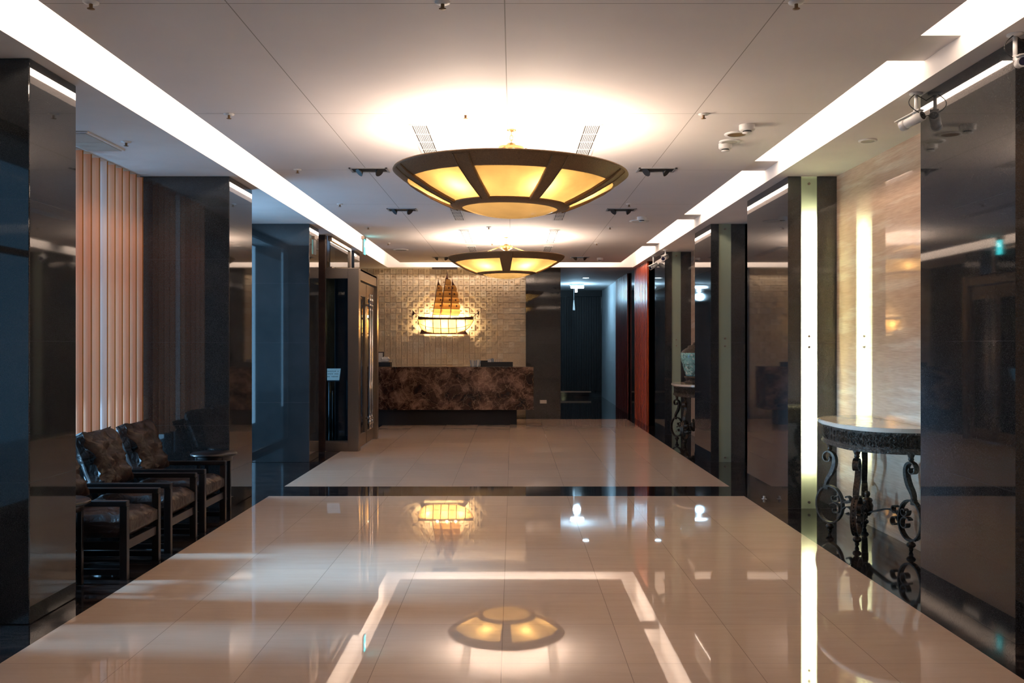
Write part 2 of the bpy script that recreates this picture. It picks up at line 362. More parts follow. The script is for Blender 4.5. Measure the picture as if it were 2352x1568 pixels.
def tag(o, label=None, cat=None, group=None, kind=None):
    if label: o['label'] = label
    if cat: o['category'] = cat
    if group: o['group'] = group
    if kind: o['kind'] = kind
    return o
def thing(name, label, cat, loc=(0, 0, 0), rz=0, group=None):
    o = bpy.data.objects.new(name, None); C.objects.link(o); o.empty_display_size = .1
    o.location = loc; o.rotation_euler = (0, 0, rz); return tag(o, label, cat, group)
def part(name, mb, mat, parent, world=False, label=None, smooth_sub=0):
    """mesh child; world=True means its coordinates are world coordinates"""
    off = (0, 0, 0)
    if world:
        p = parent
        off = Vector((0, 0, 0))
        while p: off = off+Vector(p.location); p = p.parent
    o = bpy.data.objects.new(name, mb.mesh(name, mat, off)); C.objects.link(o); o.parent = parent
    if label: o['label'] = label
    if smooth_sub:
        sm = o.modifiers.new('sub', 'SUBSURF'); sm.levels = smooth_sub; sm.render_levels = smooth_sub
    return o
def solo(name, mb, mat, label=None, cat=None, group=None, kind=None, loc=None):
    off = loc or (0, 0, 0)
    o = bpy.data.objects.new(name, mb.mesh(name, mat, off)); C.objects.link(o); o.location = off
    return tag(o, label, cat, group, kind)
def struct(name, mb, mat): return solo(name, mb, mat, kind='structure')
def copy_tree(o, parent=None):
    c = o.copy(); C.objects.link(c); c.parent = parent
    for ch in [x for x in bpy.data.objects if x.parent == o]: copy_tree(ch, c)
    return c

# ------------------------------------------------------------------ the setting
ZS = 3.13       # soffit
ZC = H+1.653    # floating inner ceiling
ZV = 3.62       # top of the cove
XL, XR = -2.58, 2.47          # soffit edges
SL, SR, SY0, SY1 = -2.284, 2.185, -2.6, 18.50   # floating ceiling slab
YE = 18.8
# floor: dark stone border with beige fields
m = MB()
xs = [-8, -2.49, 2.36, 8]; ys = [-6, 9.33, 9.96, 18.9, 30]
for i in range(3):
    for j in range(4):
        m.mi = 1 if (i == 1 and j in (0, 2)) else 0
        m.quad((xs[i], ys[j], 0), (xs[i+1], ys[j], 0), (xs[i+1], ys[j+1], 0), (xs[i], ys[j+1], 0))
struct('floor', m, [M['fdark'], M['fbeige']])
m = MB(); m.box(SL, SR, SY0, SY1, ZC, ZC+.05); struct('ceiling', m, M['ceil'])
m = MB()
m.box(-4.4, XL, -4, 29, ZS, ZV); m.box(XR, 3.6, -4, 29, ZS, ZV); m.box(XL, XR, YE, 29, ZS, ZV); m.box(XL, XR, -4, SY0-.3, ZS, ZV)
m.box(-4.4, 3.6, -4, 29, ZV, ZV+.05)
struct('ceiling_soffit', m, M['soffit'])
# ducts crossing the right cove
for k, (a, b) in enumerate(((5.04, 5.49), (8.50, 8.97), (12.0, 12.48), (15.4, 15.87))):
    m = MB(); m.box(SR, XR, a, b, H+1.70, ZV); struct('trim_%d' % (k+1), m, M['soffit'])
m = MB(); m.box(-1.665, -1.15, 18.84, 18.98, ZS-.035, ZS); struct('trim_5', m, M['darkwood'])

# walls
m = MB()
m.box(2.0, 3.9, -4.2, -4.0, 0, ZS); m.box(-4.4, 2.0, -4.2, -4.0, 0, ZS); struct('wall_back', m, M['soffit'])
m = MB()
m.box(3.05, 3.4, -4, 8.61, 0, ZS); m.box(3.12, 3.4, 8.61, 12.01, 0, ZS); m.box(3.05, 3.4, 12.01, 17.3, 0, ZS)
struct('wall_right', m, M['trav'])
m = MB(); m.box(2.6, 3.4, 22.75, 25.0, 0, ZS); m.box(2.62, 3.4, 25.0, 27.0, 0, ZS); struct('wall_right_corridor', m, M['bluewall'])
m = MB(); m.box(2.75, 3.4, 17.3, 22.75, 0, ZS); m.box(2.60, 2.75, 19.26, 20.39, 0, ZS); struct('wall_right_far', m, M['granite'])
m = MB(); m.box(.27, .99, 18.98, 19.6, 0, ZS); struct('wall_reception', m, M['granite'])
m = MB(); m.box(.79, .99, 19.6, 27.0, 0, ZS); m.box(.79, 3.4, 27.0, 27.3, 0, ZS); struct('wall_corridor', m, M['granite'])
m = MB(); m.box(-3.9, .27, 19.16, 19.6, 0, ZS); struct('wall_end', m, M['tile'])
# relief tile cladding of the end wall
m = MB(); P_ = .118; Y0 = 19.16
nx = 31; nz = 27
for i in range(nx):
    for j in range(nz):
        x1 = .27-i*P_; x0 = x1-P_; z1 = ZS-j*P_; z0 = z1-P_
        d = (.052 if (i+j) % 2 else .040)+random.uniform(-.004, .004); g = .0035
        yf = Y0-d; s = .031+random.uniform(-.004, .006); yr = yf+random.choice((.018, .024, .030))*(-1 if random.random() < .08 else 1)
        a0, a1, c0, c1 = x0+g, x1-g, z0+g, z1-g
        O = [m.bm.verts.new(p) for p in ((a0, yf, c0), (a1, yf, c0), (a1, yf, c1), (a0, yf, c1))]
        B = [m.bm.verts.new(p) for p in ((a0, Y0, c0), (a1, Y0, c0), (a1, Y0, c1), (a0, Y0, c1))]
        Q = [m.bm.verts.new(p) for p in ((a0+s, yf, c0+s), (a1-s, yf, c0+s), (a1-s, yf, c1-s), (a0+s, yf, c1-s))]
        R = [m.bm.verts.new(p) for p in ((a0+s, yr, c0+s), (a1-s, yr, c0+s), (a1-s, yr, c1-s), (a0+s, yr, c1-s))]
        for k in range(4):
            n_ = (k+1) % 4
            m._f([O[k], O[n_], B[n_], B[k]]); m._f([O[k], O[n_], Q[n_], Q[k]]); m._f([Q[k], Q[n_], R[n_], R[k]])
        m._f(R)
o = struct('wall_end_cladding', m, M['tile'])

# left wall: windows between granite piers
m = MB()
m.box(-3.75, -3.55, -4, -.6, 0, ZS); m.box(-3.75, -3.55, 12.2, 13.2, 0, ZS); m.box(-3.75, -3.55, 15.1, 19.6, 0, ZS)
m.box(-3.75, -3.55, 3.9, 4.6, 0, ZS); m.box(-3.70, -3.55, 4.79, 4.90, 0, ZS); m.box(-3.75, -3.55, -.6, 5.3, 0, .42); m.box(-3.75, -3.55, 5.3, 8.7, 0, .42)  # near pier and post: unseen, added to cut the daylight into floor bands
struct('wall_left', m, M['granite'])
def window(n, y0, y1, nb):
    f = MB()
    f.box(-3.66, -3.58, y0, y1, 0, .06); f.box(-3.66, -3.58, y0, y1, ZS-.08, ZS)
    for k in range(nb+1):
        yy = y0+(y1-y0)*k/nb; f.box(-3.66, -3.58, yy-.03, yy+.03, .06, ZS-.08)
    if nb > 1: f.box(-3.66, -3.58, y0, y1, 2.2, 2.24)
    fo = struct('window_%d' % n, f, M['black'])
    g = MB(); g.box(-3.625, -3.615, y0, y1, .06, ZS-.08); part('window_pane', g, M['glass'], fo)
window(1, -.4, 3.85, 4); window(4, 4.62, 5.05, 1); window(2, 5.6, 8.6, 3); window(3, 9.4, 11.9, 1)

# ------------------------------------------------------------------ granite columns
def column(x0, x1, y0, y1, label, strip=None, lit=False):
    t = thing('granite_column', label, 'column', ((x0+x1)/2, (y0+y1)/2, 0))
    m = MB()
    if strip:
        a, b = strip; d = .10
        m.box(x0, a, y0, y0+d, 0, ZS-.002, 0); m.box(b, x1, y0, y0+d, 0, ZS-.002); m.box(x0, x1, y0+d, y1, 0, ZS-.002)
    else:
        m.box(x0, x1, y0, y1, 0, ZS-.002, .006)
    part('shaft', m, M['granite'], t, True)
    if strip:
        g = MB(); g.quad((a, y0+.012, .0), (b, y0+.012, .0), (b, y0+.012, ZS-.002), (a, y0+.012, ZS-.002))
        go = part('glass_strip', g, M['frost' if lit else 'frost_off'], t, True, label='lit frosted glass strip' if lit else 'unlit green-tinted glass strip')
        for zz in (.06, H+.0205*0+.0-.028, H+.074, ZS-.07):
            bm_ = MB(); bm_.cyl(((a+b)/2, y0+.010, zz), ((a+b)/2, y0-.004, zz), .012, 16); part('bolt', bm_, M['steel'], go, True)
        if lit:
            tb = MB(); tb.cyl(((a+b)/2, y0+.075, .42), ((a+b)/2, y0+.075, ZS-.42), .016, 12)
            part('fluorescent_tube', tb, M['tube'], go, True)
    return t
column(-4.3, -2.67, 5.05, 5.59, 'black granite column at the left edge, nearest on the left side')
column(-3.6, -2.67, 8.61, 9.36, 'black granite column on the left behind the round side table and leather chairs')
column(-3.6, -2.67, 12.0, 12.57, 'bluish black granite column standing just before the glass entrance')
column(-3.0, -2.67, 15.40, 15.93, 'narrow granite column rising behind the metal entrance frame')
column(2.60, 3.10, 4.73, 5.83, 'wide black granite column at the right edge with a camera hung at its top', (2.74, 2.90), False)
column(2.59, 3.20, 8.61, 10.10, 'granite column on the right with a brightly lit glass strip', (2.715, 2.866), True)
column(2.60, 3.20, 12.01, 13.06, 'granite column with an unlit green glass strip, second from the lit one', (2.705, 2.868), False)
column(2.60, 3.20, 15.65, 16.75, 'slim granite column with a dull green strip behind the console with the vase', (2.72, 2.876), False)

# fluted red panels on the far right
def fluted(name, label, x, y0, y1, mat, n):
    t = thing(name, label, 'wall panel', (x, (y0+y1)/2, 0))
    m = MB(); m.box(x, x+.12, y0, y1, 0, ZS-.003)
    w_ = (y1-y0)/n
    for k in range(n):
        m.prism([(x-.03, y0+w_*(k+.15)), (x-.03, y0+w_*(k+.85)), (x+.01, y0+w_*(k+.95)), (x+.01, y0+w_*(k+.05))], 'z', 0, ZS-.003)
    m.box(x-.03, x+.12, y0-.0, y0+.02, 0, ZS-.003)
    part('fluted_board', m, mat, t, True)
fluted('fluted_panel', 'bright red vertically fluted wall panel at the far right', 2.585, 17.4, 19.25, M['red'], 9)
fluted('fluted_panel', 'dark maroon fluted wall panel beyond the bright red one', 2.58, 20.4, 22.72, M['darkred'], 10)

# ------------------------------------------------------------------ corridor door, fixtures
m = MB()
m.box(1.30, 2.60, 26.86, 27.0, 2.95, ZS); fo = struct('door_1', m, M['door'])
g = MB()
for k in range(22):
    x = 1.0+k*.073; g.box(x, x+.066, 26.90+.012*(k % 2), 26.97, .18, 2.94)
part('door_leaf', g, M['door'], fo)
g = MB(); g.box(1.0, 2.30, 26.85, 26.90, .13, .17); part('threshold_rail', g, M['steel'], fo)
m = MB(); m.box(2.605, 2.62, 24.0, 24.35, 1.05, 2.1); struct('trim_6', m, M['black'])
t = thing('fluorescent_light', 'cold white fluorescent light on the far corridor ceiling', 'light', (1.68, 24.0, ZS))
m = MB(); m.box(1.5, 1.86, 23.92, 24.08, ZS-.05, ZS-.001); part('housing', m, M['white'], t, True)
m = MB(); m.cyl((1.52, 24, ZS-.09), (1.86, 24, ZS-.09), .025); m.cyl((1.66, 24, ZS-.09), (1.66, 24, ZS-.22), .03); part('tube', m, M['coldtube'], t, True)
l = bpy.data.lights.new('tube_light', 'POINT'); l.energy = 13; l.color = (.42, .74, 1.0); l.shadow_soft_size = .1
lo = bpy.data.objects.new('tube_light', l); C.objects.link(lo); lo.parent = t; lo.location = (.0, 0, -.34)
t = thing('downlight', 'small cold round downlight in the ceiling before the far corridor', 'light', (1.74, 21.8, ZS))
m = MB(); m.lathe([(.0, -.004), (.075, -.004)], (1.74, 21.8, ZS)); part('lamp_face', m, M['cold'], t, True)
m = MB(); m.lathe([(.075, -.001), (.075, -.006), (.095, -.006), (.095, -.001)], (1.74, 21.8, ZS)); part('rim', m, M['white'], t, True)
t = thing('door_reflection', 'tapered white reflection in the dark door at the corridor end, built as a solid shape', 'reflection', (1.68, 25.2, 2.5))  # solid white shape added in place of a reflection in the door
m = MB(); m.cyl((1.68, 25.2, ZS-.002), (1.68, 25.2, 2.78), .006); part('reflection_stem', m, M['white'], t, True)
m = MB(); m.lathe([(.0, .30), (.012, .28), (.035, .02), (.03, 0), (0, 0)], (1.68, 25.2, 2.48), 12); part('reflection', m, M['white'], t, True)

# ------------------------------------------------------------------ chandeliers
def chandelier(label, x, y, dz, ribs, phase, ribw, tilt):
    t = thing('chandelier', label, 'chandelier', (x, y, ZC))
    prof = [(.895, 1.312), (.845, 1.268), (.790, 1.232), (.66, 1.160), (.54, 1.105), (.445, 1.066)]
    base = H+dz-ZC
    P = [(r, z+base) for r, z in prof]
    def rz(r):   # height on the bowl at radius r
        for (r0, z0), (r1, z1) in zip(P, P[1:]):
            if r1 <= r <= r0: return z0+(z1-z0)*(r-r0)/(r1-r0)
        return P[-1][1]
    bowl = MB(); bowl.lathe([(.80, rz(.80)), (.79, P[2][1]), (.72, rz(.72)), (.66, P[3][1]), (.60, rz(.60)), (.54, P[4][1]), (.445, P[5][1])], n=96)
    parts = []
    parts.append(part('glass_bowl', bowl, M['shade'], t))
    lens = MB(); lens.lathe([(.375, P[5][1]-.018), (.30, P[5][1]-.048), (.2, P[5][1]-.072), (.1, P[5][1]-.086), (0, P[5][1]-.09)], n=64)
    parts.append(part('glass_lens', lens, M['lensglass'], t))
    rim = MB()
    rim.lathe([(.790, P[2][1]-.006), (.845, P[1][1]-.008), (.895, P[0][1]-.012), (.905, P[0][1]-.002), (.900, P[0][1]+.008), (.885, P[0][1]+.006), (.835, P[1][1]+.010), (.785, P[2][1]+.008), (.790, P[2][1]-.006)], n=96)
    parts.append(part('outer_ring', rim, M['bronze'], t))
    ring = MB(); z5 = P[5][1]
    ring.lathe([(.450, z5+.006), (.462, z5+.000), (.455, z5-.010), (.41, z5-.022), (.372, z5-.030), (.366, z5-.020), (.40, z5-.008), (.44, z5+.006), (.450, z5+.006)], n=96)
    parts.append(part('inner_ring', ring, M['bronze'], t))
    for k in range(ribs):
        a = phase+2*PI*k/ribs; ca, sa = math.cos(a), math.sin(a)
        rb = MB(); rr = [.893, .845, .79, .72, .66, .60, .54, .46]
        def col(r, off, dn):
            w_ = ribw*(.55+.45*(r-.46)/.43)
            return (ca*r-sa*off*w_/2, sa*r+ca*off*w_/2, rz(r)-dn)
        V = [[rb.bm.verts.new(col(r, o_, d_)) for o_, d_ in ((-1, -.004), (-1, .016), (-.86, .024), (-.82, .016), (.82, .016), (.86, .024), (1, .016), (1, -.004))] for r in rr]
        for i in range(len(rr)-1):
            for j in range(7): rb._f([V[i][j], V[i][j+1], V[i+1][j+1], V[i+1][j]])
        # small cross bar at the ring
        parts.append(part('rib', rb, M['bronze'], t))
    # hub, rods, chain, canopy
    hub = MB(); hz = -.135
    hub.lathe([(0, hz+.03), (.03, hz+.03), (.045, hz+.005), (.10, hz-.0), (.105, hz-.03), (.06, hz-.055), (.03, hz-.07), (.012, hz-.10), (0, hz-.11)], n=32)
    parts.append(part('hub', hub, M['brass'], t))
    for k in range(4):
        a = PI/4+.35+k*PI/2 if ribs == 8 else .10+k*PI/2
        rd = MB(); rd.cyl((.12*math.cos(a), .12*math.sin(a), hz-.02), (.60*math.cos(a), .60*math.sin(a), P[3][1]+.12), .008, 8)
        rd.cyl((.60*math.cos(a), .60*math.sin(a), P[3][1]+.12), (.70*math.cos(a), .70*math.sin(a), rz(.70)+.01), .006, 8)
        parts.append(part('support_rod', rd, M['brass'], t))
    cn = MB()
    cn.lathe([(0, -.001), (.035, -.001), (.035, -.006), (.015, -.012), (0, -.012)], n=24)
    for k in range(3):
        cz = -.03-.032*k; pts = []
        for i in range(14):
            aa = 2*PI*i/14; u = .012*math.cos(aa); v = .022*math.sin(aa)
            pts.append((u, 0, cz+v) if k % 2 else (0, u, cz+v))
        cn.tube(pts, .003, 6, True)
    parts.append(part('chain', cn, M['brass'], t))
    # bulbs
    for k in range(6):
        a = phase+PI/6+k*PI/3; r = .56
        bl = MB(); bl.lathe([(0, -.03), (.018, -.024), (.026, 0), (.018, .024), (0, .03)], (r*math.cos(a), r*math.sin(a), P[3][1]+.035), 12)
        b_ = part('bulb', bl, M['bulb'], t); parts.append(b_)
        l = bpy.data.lights.new('bulb_light', 'POINT'); l.energy = LP*(1.0 if ribs == 8 else 1.2); l.color = (1, .79, .62); l.shadow_soft_size = .06
        lo = bpy.data.objects.new('bulb_light', l); C.objects.link(lo); lo.parent = t; lo.location = (r*math.cos(a), r*math.sin(a), P[3][1]+.05)
    t.rotation_euler = (0, tilt, 0)
    return t
LP = 10.5
chandelier('larger-looking near bowl chandelier of amber glass with eight bronze ribs', -.01, 7.06, 0, 8, PI/8, .125, .022)
chandelier('smaller-looking far bowl chandelier with its support rods in view', -.103, 14.17, .035, 4, PI/2, .20, -.008)

# ------------------------------------------------------------------ ceiling fittings
def vent(x0, x1, y0, y1, label):
    t = thing('linear_vent', label, 'vent', ((x0+x1)/2, (y0+y1)/2, ZC), group='slot vents along the ceiling')
    m = MB(); z = ZC-.006
    m.box(x0-.02, x0, y0-.02, y1+.02, z, ZC-.0005); m.box(x1, x1+.02, y0-.02, y1+.02, z, ZC-.0005); m.box(x0, x1, y0-.02, y0, z, ZC-.0005); m.box(x0, x1, y1, y1+.02, z, ZC-.0005)
    part('frame', m, M['soffit'], t, True)
    m = MB(); m.box(x0, x1, y0, y1, ZC-.002, ZC-.0007); part('backing', m, M['ventshade'], t, True)  # near-black sheet: the shade inside the slots put into the colour
    m = MB(); n = 8; w_ = (x1-x0)/n
    for k in range(1, n): m.box(x0+w_*k-.0035, x0+w_*k+.0035, y0, y1, z, ZC-.002)
    yy = y0+.28
    while yy < y1: m.box(x0, x1, yy, yy+.008, z, ZC-.002); yy += .28
    part('slats', m, M['soffit'], t, True)
LB = ['left', 'right']
for (a, b, d) in ((6.90, 8.55, 'beside the near chandelier'), (10.53, 12.18, 'just behind the near chandelier'), (13.25, 14.90, 'beside the far chandelier'), (15.43, 17.05, 'behind the far chandelier')):
    vent(-.765, -.65, a, b, 'slot vent on the left %s' % d); vent(.545, .66, a, b, 'slot vent on the right %s' % d)

def spot_box(x, y, label):
    t = thing('twin_spotlight', label, 'spotlight', (x, y, ZC), group='square recessed twin spotlights')
    m = MB(); hx, hy = .18, .105; z = ZC-.008
    for a, b, c, d in ((-hx, hx, -hy, -hy+.018), (-hx, hx, hy-.018, hy), (-hx, -hx+.018, -hy, hy), (hx-.018, hx, -hy, hy)): m.box(x+a, x+b, y+c, y+d, z, ZC-.0005)
    part('frame', m, M['grey'], t, True)
    m = MB(); m.box(x-hx+.018, x+hx-.018, y-hy+.018, y+hy-.018, ZC-.003, ZC-.001); part('recess', m, M['black'], t, True)
    for s in (-1, 1):
        m = MB(); p = Vector((x+s*.075, y, ZC-.006)); d = Vector((s*.05, -.03, -.05)).normalized()
        m.cyl(p, p+d*.035, .022, 16, .045); part('lamp_head', m, M['black'], t, True)
spot_box(-1.36, 8.67, 'square twin spotlight left of the near chandelier'); spot_box(1.36, 8.67, 'square twin spotlight right of the near chandelier')
spot_box(-1.36, 11.24, 'dark twin spotlight in the second row, on the left'); spot_box(1.33, 11.24, 'dark twin spotlight in the second row, on the right')
spot_box(-1.36, 17.4, 'far dark twin spotlight to the left of the far chandelier'); spot_box(1.28, 17.4, 'far dark twin spotlight to the right of the far chandelier')

ROW = {4.42: 'nearest the top edge of the view', 6.57: 'in the row before the near chandelier', 8.66: 'level with the near twin spotlights', 10.78: 'in the row behind the near chandelier', 12.9: 'in the row before the far chandelier', 14.96: 'in the row behind the far chandelier'}
COL = {-2.04: 'near the left cove', -.34: 'mid-ceiling', 1.37: 'right of centre'}
def sprinkler(x, y, z, label):
    t = thing('sprinkler', label, 'sprinkler', (x, y, z), group='ceiling sprinklers')
    m = MB(); m.lathe([(.038, -.0005), (.036, -.006), (.014, -.010), (0, -.010)], (x, y, z), 20); part('cover_plate', m, M['white'], t, True)
    m = MB(); m.lathe([(.009, -.010), (.009, -.026), (.004, -.030), (.018, -.032), (.018, -.034), (0, -.036)], (x, y, z), 12); part('head', m, M['bronze'], t, True)
for yy, rl in ROW.items():
    for xx, cl in COL.items():
        if yy == 8.66 and xx > 0: continue
        sprinkler(xx, yy, ZC, 'sprinkler %s, %s' % (cl, rl))
sprinkler(-3.02, 7.14, ZS, 'sprinkler in the lowered ceiling over the leather chairs')

def detector(x, y, z, label, r=.05):
    t = thing('smoke_detector', label, 'smoke detector', (x, y, z))
    m = MB(); m.lathe([(r, -.0005), (r, -.035), (r*.85, -.045), (0, -.045)], (x, y, z), 28); part('housing', m, M['white'], t, True)
    m = MB(); m.lathe([(r*.55, -.045), (r*.55, -.056)], (x, y, z), 20); part('sensor_slots', m, M['black'], t, True)
    m = MB(); m.lathe([(r*.6, -.056), (r*.62, -.061), (0, -.064)], (x, y, z), 20); part('cap', m, M['white'], t, True)
def at_ceil(px, py, h=1.653): y = h*F/(790-py); return ((px-1178)/F*y, y)
x, y = at_ceil(1716, 287); detector(x, y, ZC, 'white smoke detector furthest back of the pair near the right cove', .06)
x, y = at_ceil(1666, 330); detector(x, y, ZC, 'white smoke detector closest to the front chandelier of the right pair', .055)
x, y = at_ceil(1474, 498); detector(x, y, ZC, 'white smoke detector above the second duct on the right', .06)
x, y = at_ceil(1378, 592); detector(x, y, ZC, 'small white smoke detector at the far right end of the ceiling', .06)
def disc(name, x, y, z, r, label, cat, inner):
    t = thing(name, label, cat, (x, y, z))
    m = MB(); m.lathe([(r, -.0005), (r, -.008), (r*.74, -.010)], (x, y, z), 32); part('rim', m, M['white'], t, True)
    m = MB(); m.lathe([(r*.74, -.008), (0, -.006)], (x, y, z), 32); part('face', m, inner, t, True)
x, y = at_ceil(1692, 307); disc('ceiling_speaker', x, y, ZC, .095, 'round brown-faced ceiling disc between the two right smoke detectors', 'speaker', M['bronze'])
x, y = at_ceil(1676, 324); disc('access_disc', x, y, ZC, .085, 'round flush beige cover beside the lower smoke detector', 'cover', M['ac'])
x, y = at_ceil(1468, 507); disc('ceiling_speaker', x, y, ZC, .13, 'pale round ceiling disc below the detector of the middle right', 'speaker', M['soffit'])
x, y = at_ceil(921, 573); disc('ceiling_speaker', x, y, ZC, .13, 'grey round ceiling disc near the green exit sign', 'speaker', M['ac'])
x, y = at_ceil(1993, 322, 1.58); disc('downlight', x, y, ZS, .07, 'small unlit round downlight over the near console table', 'light', M['ac'])
t = thing('air_grille', 'square beige grille in the lowered ceiling above the salmon blinds', 'vent', (-3.31, 7.1, ZS))
m = MB(); m.box(-3.47, -3.155, 6.78, 7.44, ZS-.012, ZS-.0005); part('frame', m, M['white'], t, True)
m = MB(); m.box(-3.45, -3.175, 6.80, 7.10, ZS-.016, ZS-.012); m.box(-3.45, -3.175, 7.105, 7.42, ZS-.016, ZS-.012); part('mesh_panel', m, M['ac'], t, True)

# exit sign at the left cove edge
t = thing('exit_sign', 'thin green lit exit sign hanging edge-on at the left cove', 'exit sign', (-2.29, 14.05, ZC))
m = MB(); m.box(-2.315, -2.265, 13.96, 14.14, ZC-.05, ZC-.001); part('bracket', m, M['steel'], t, True)
m = MB(); m.box(-2.30, -2.278, 13.97, 14.13, ZC-.28, ZC-.05); part('housing', m, M['grey'], t, True)
m = MB(); m.box(-2.278, -2.275, 13.975, 14.125, ZC-.275, ZC-.055); s_ = part('sign_face', m, M['exitface'], t, True)
m = MB()
m.prism([(14.045, ZC-.085), (14.065, ZC-.10), (14.045, ZC-.12), (14.01, ZC-.155), (14.025, ZC-.165), (14.055, ZC-.14), (14.085, ZC-.165), (14.095, ZC-.155), (14.07, ZC-.125), (14.08, ZC-.11), (14.10, ZC-.115), (14.10, ZC-.105), (14.075, ZC-.095)], 'x', -2.274, -2.272)
part('running_figure', m, M['exitwhite'], s_, True)

# ------------------------------------------------------------------ surveillance cameras
def bullet_cam(mount, body0, body1, label, cable=True, r=.032):
    mount = Vector(mount); a = Vector(body0); b = Vector(body1); mid = (a+b)/2; d = (b-a).normalized()
    t = thing('security_camera', label, 'camera', mount)
    m = MB(); m.lathe([(.04, -.0005), (.04, -.008), (.012, -.014)], mount, 20); m.cyl(mount+Vector((0, 0, -.01)), (mount.x, mount.y, mid.z+r+.01), .011); m.cyl((mount.x, mount.y, mid.z+r+.03), mid, .015)
    part('bracket', m, M['white'], t, True)
    m = MB(); m.cyl(a, b, r, 20); m.cyl(b-d*.02, b+d*.015, r*1.06, 20); part('body', m, M['white'], t, True)
    m = MB(); m.cyl(b+d*.015, b+d*.018, r*.8, 20, r*.7); part('lens', m, M['lens'], t, True, label='dark camera lens')
    m = MB(); m.cyl(a, a-d*.004, r*.8, 20, r*.7); part('rear_cap', m, M['black'], t, True)
    up = Vector((0, 0, 1)); side = d.cross(up).normalized(); u2 = side.cross(d)
    m = MB()
    q = [a+u2*(r+.006)+side*r*.8, a+u2*(r+.006)-side*r*.8, b+d*.04+u2*(r+.006)-side*r*.8, b+d*.04+u2*(r+.006)+side*r*.8]
    A = [m.bm.verts.new(p) for p in q]; B = [m.bm.verts.new(p+u2*.005) for p in q]
    m._f(A); m._f(B)
    for k in range(4): m._f([A[k], A[(k+1) % 4], B[(k+1) % 4], B[k]])
    part('sunshield', m, M['white'], t, True)
    if cable:
        m = MB(); pts = []
        for i in range(19):
            u = i/18; e = a; p = mount.lerp(e, u)+Vector((.10*math.sin(PI*u), 0, -.01-.02*math.sin(PI*u)))
            pts.append(p)
        m.tube(pts, .003, 6)
        pts = [mount.lerp(a, i/14)+Vector((-.07*math.sin(PI*i/14), -.01, 0)) for i in range(15)]
        m.tube(pts, .003, 6)
        part('cable', m, M['black'], t, True)
bullet_cam((2.54, 5.76, ZS), (2.565, 5.72, H+1.43), (2.495, 5.84, H+1.395), 'white bullet camera hanging from a bracket at the top of the right granite column')
bullet_cam((2.56, 4.66, ZS), (2.58, 4.66, H+1.43), (2.50, 4.48, H+1.385), 'white bullet camera cut off by the right edge of the picture', True, .025)
bullet_cam((2.52, 16.4, ZS), (2.58, 16.38, H+1.42), (2.46, 16.3, H+1.36), 'small far bullet camera in front of the red fluted panel', False, .035)
bullet_cam((2.56, 15.35, ZS), (2.61, 15.5, H+1.48), (2.50, 15.2, H+1.42), 'small far bullet camera in front of the slim granite column', False, .038)

# ------------------------------------------------------------------ salmon vertical blinds
t = thing('vertical_blind', 'salmon vertical blind hanging behind the leather armchairs', 'blind', (-3.5, 7.7, ZS))
m = MB(); m.box(-3.54, -3.50, 6.95, 8.58, ZS-.03, ZS-.001); part('head_rail', m, M['white'], t, True)
k = 9; yy = 7.032
while yy < 8.56:
    m = MB(); dx, dy = .054, -.012
    n = 7; rows = []
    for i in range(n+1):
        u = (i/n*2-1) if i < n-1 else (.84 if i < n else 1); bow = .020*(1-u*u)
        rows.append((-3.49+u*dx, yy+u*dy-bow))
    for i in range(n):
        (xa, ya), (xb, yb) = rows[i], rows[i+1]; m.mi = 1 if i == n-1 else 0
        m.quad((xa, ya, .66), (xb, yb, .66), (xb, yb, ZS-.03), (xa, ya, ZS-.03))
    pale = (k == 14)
    part('blind_slat', m, [M['blindpale'] if pale else M['blind'], M['edgeshade']], t, True, label='paler slat' if pale else None)
    yy += .148; k += 1

# ------------------------------------------------------------------ leather armchairs
def pillow(m, w, d, h, n=14, e=.42, wr=.012, seed=0, mat=None):
    """rounded cushion centred on the origin, full sizes w (x) d (y) h (z)"""
    b = bmesh.new(); bmesh.ops.create_cube(b, size=2); bmesh.ops.subdivide_edges(b, edges=list(b.edges), cuts=n, use_grid_fill=True)
    for v in b.verts:
        p = v.co.copy(); q = Vector([math.copysign(abs(c)**1.0, c) for c in p])
        # puff: edges thinner than the middle
        ex = 1-abs(p.x)**6; ey = 1-abs(p.y)**6
        zz = p.z*(e+(1-e)*max(0, ex*ey)**.45)
        nn = noise.noise(Vector((p.x*3+seed*7.3, p.y*3, p.z*1.5)))*wr+noise.noise(Vector((p.x*9+seed, p.y*5, p.z*3)))*wr*.5
        v.co = Vector((q.x*w/2*(1-.03*(1-abs(p.z))*0), q.y*d/2, zz*h/2+(nn if p.z > 0 else 0)))
        pin = .04*(1-abs(p.x)**2)*(abs(p.y)**4); v.co.y -= math.copysign(pin*d*.5, p.y)
        pin = .04*(1-abs(p.y)**2)*(abs(p.x)**4); v.co.x -= math.copysign(pin*w*.5, p.x)
    for f in b.faces: f.smooth = True
    m.merge(b, mat)
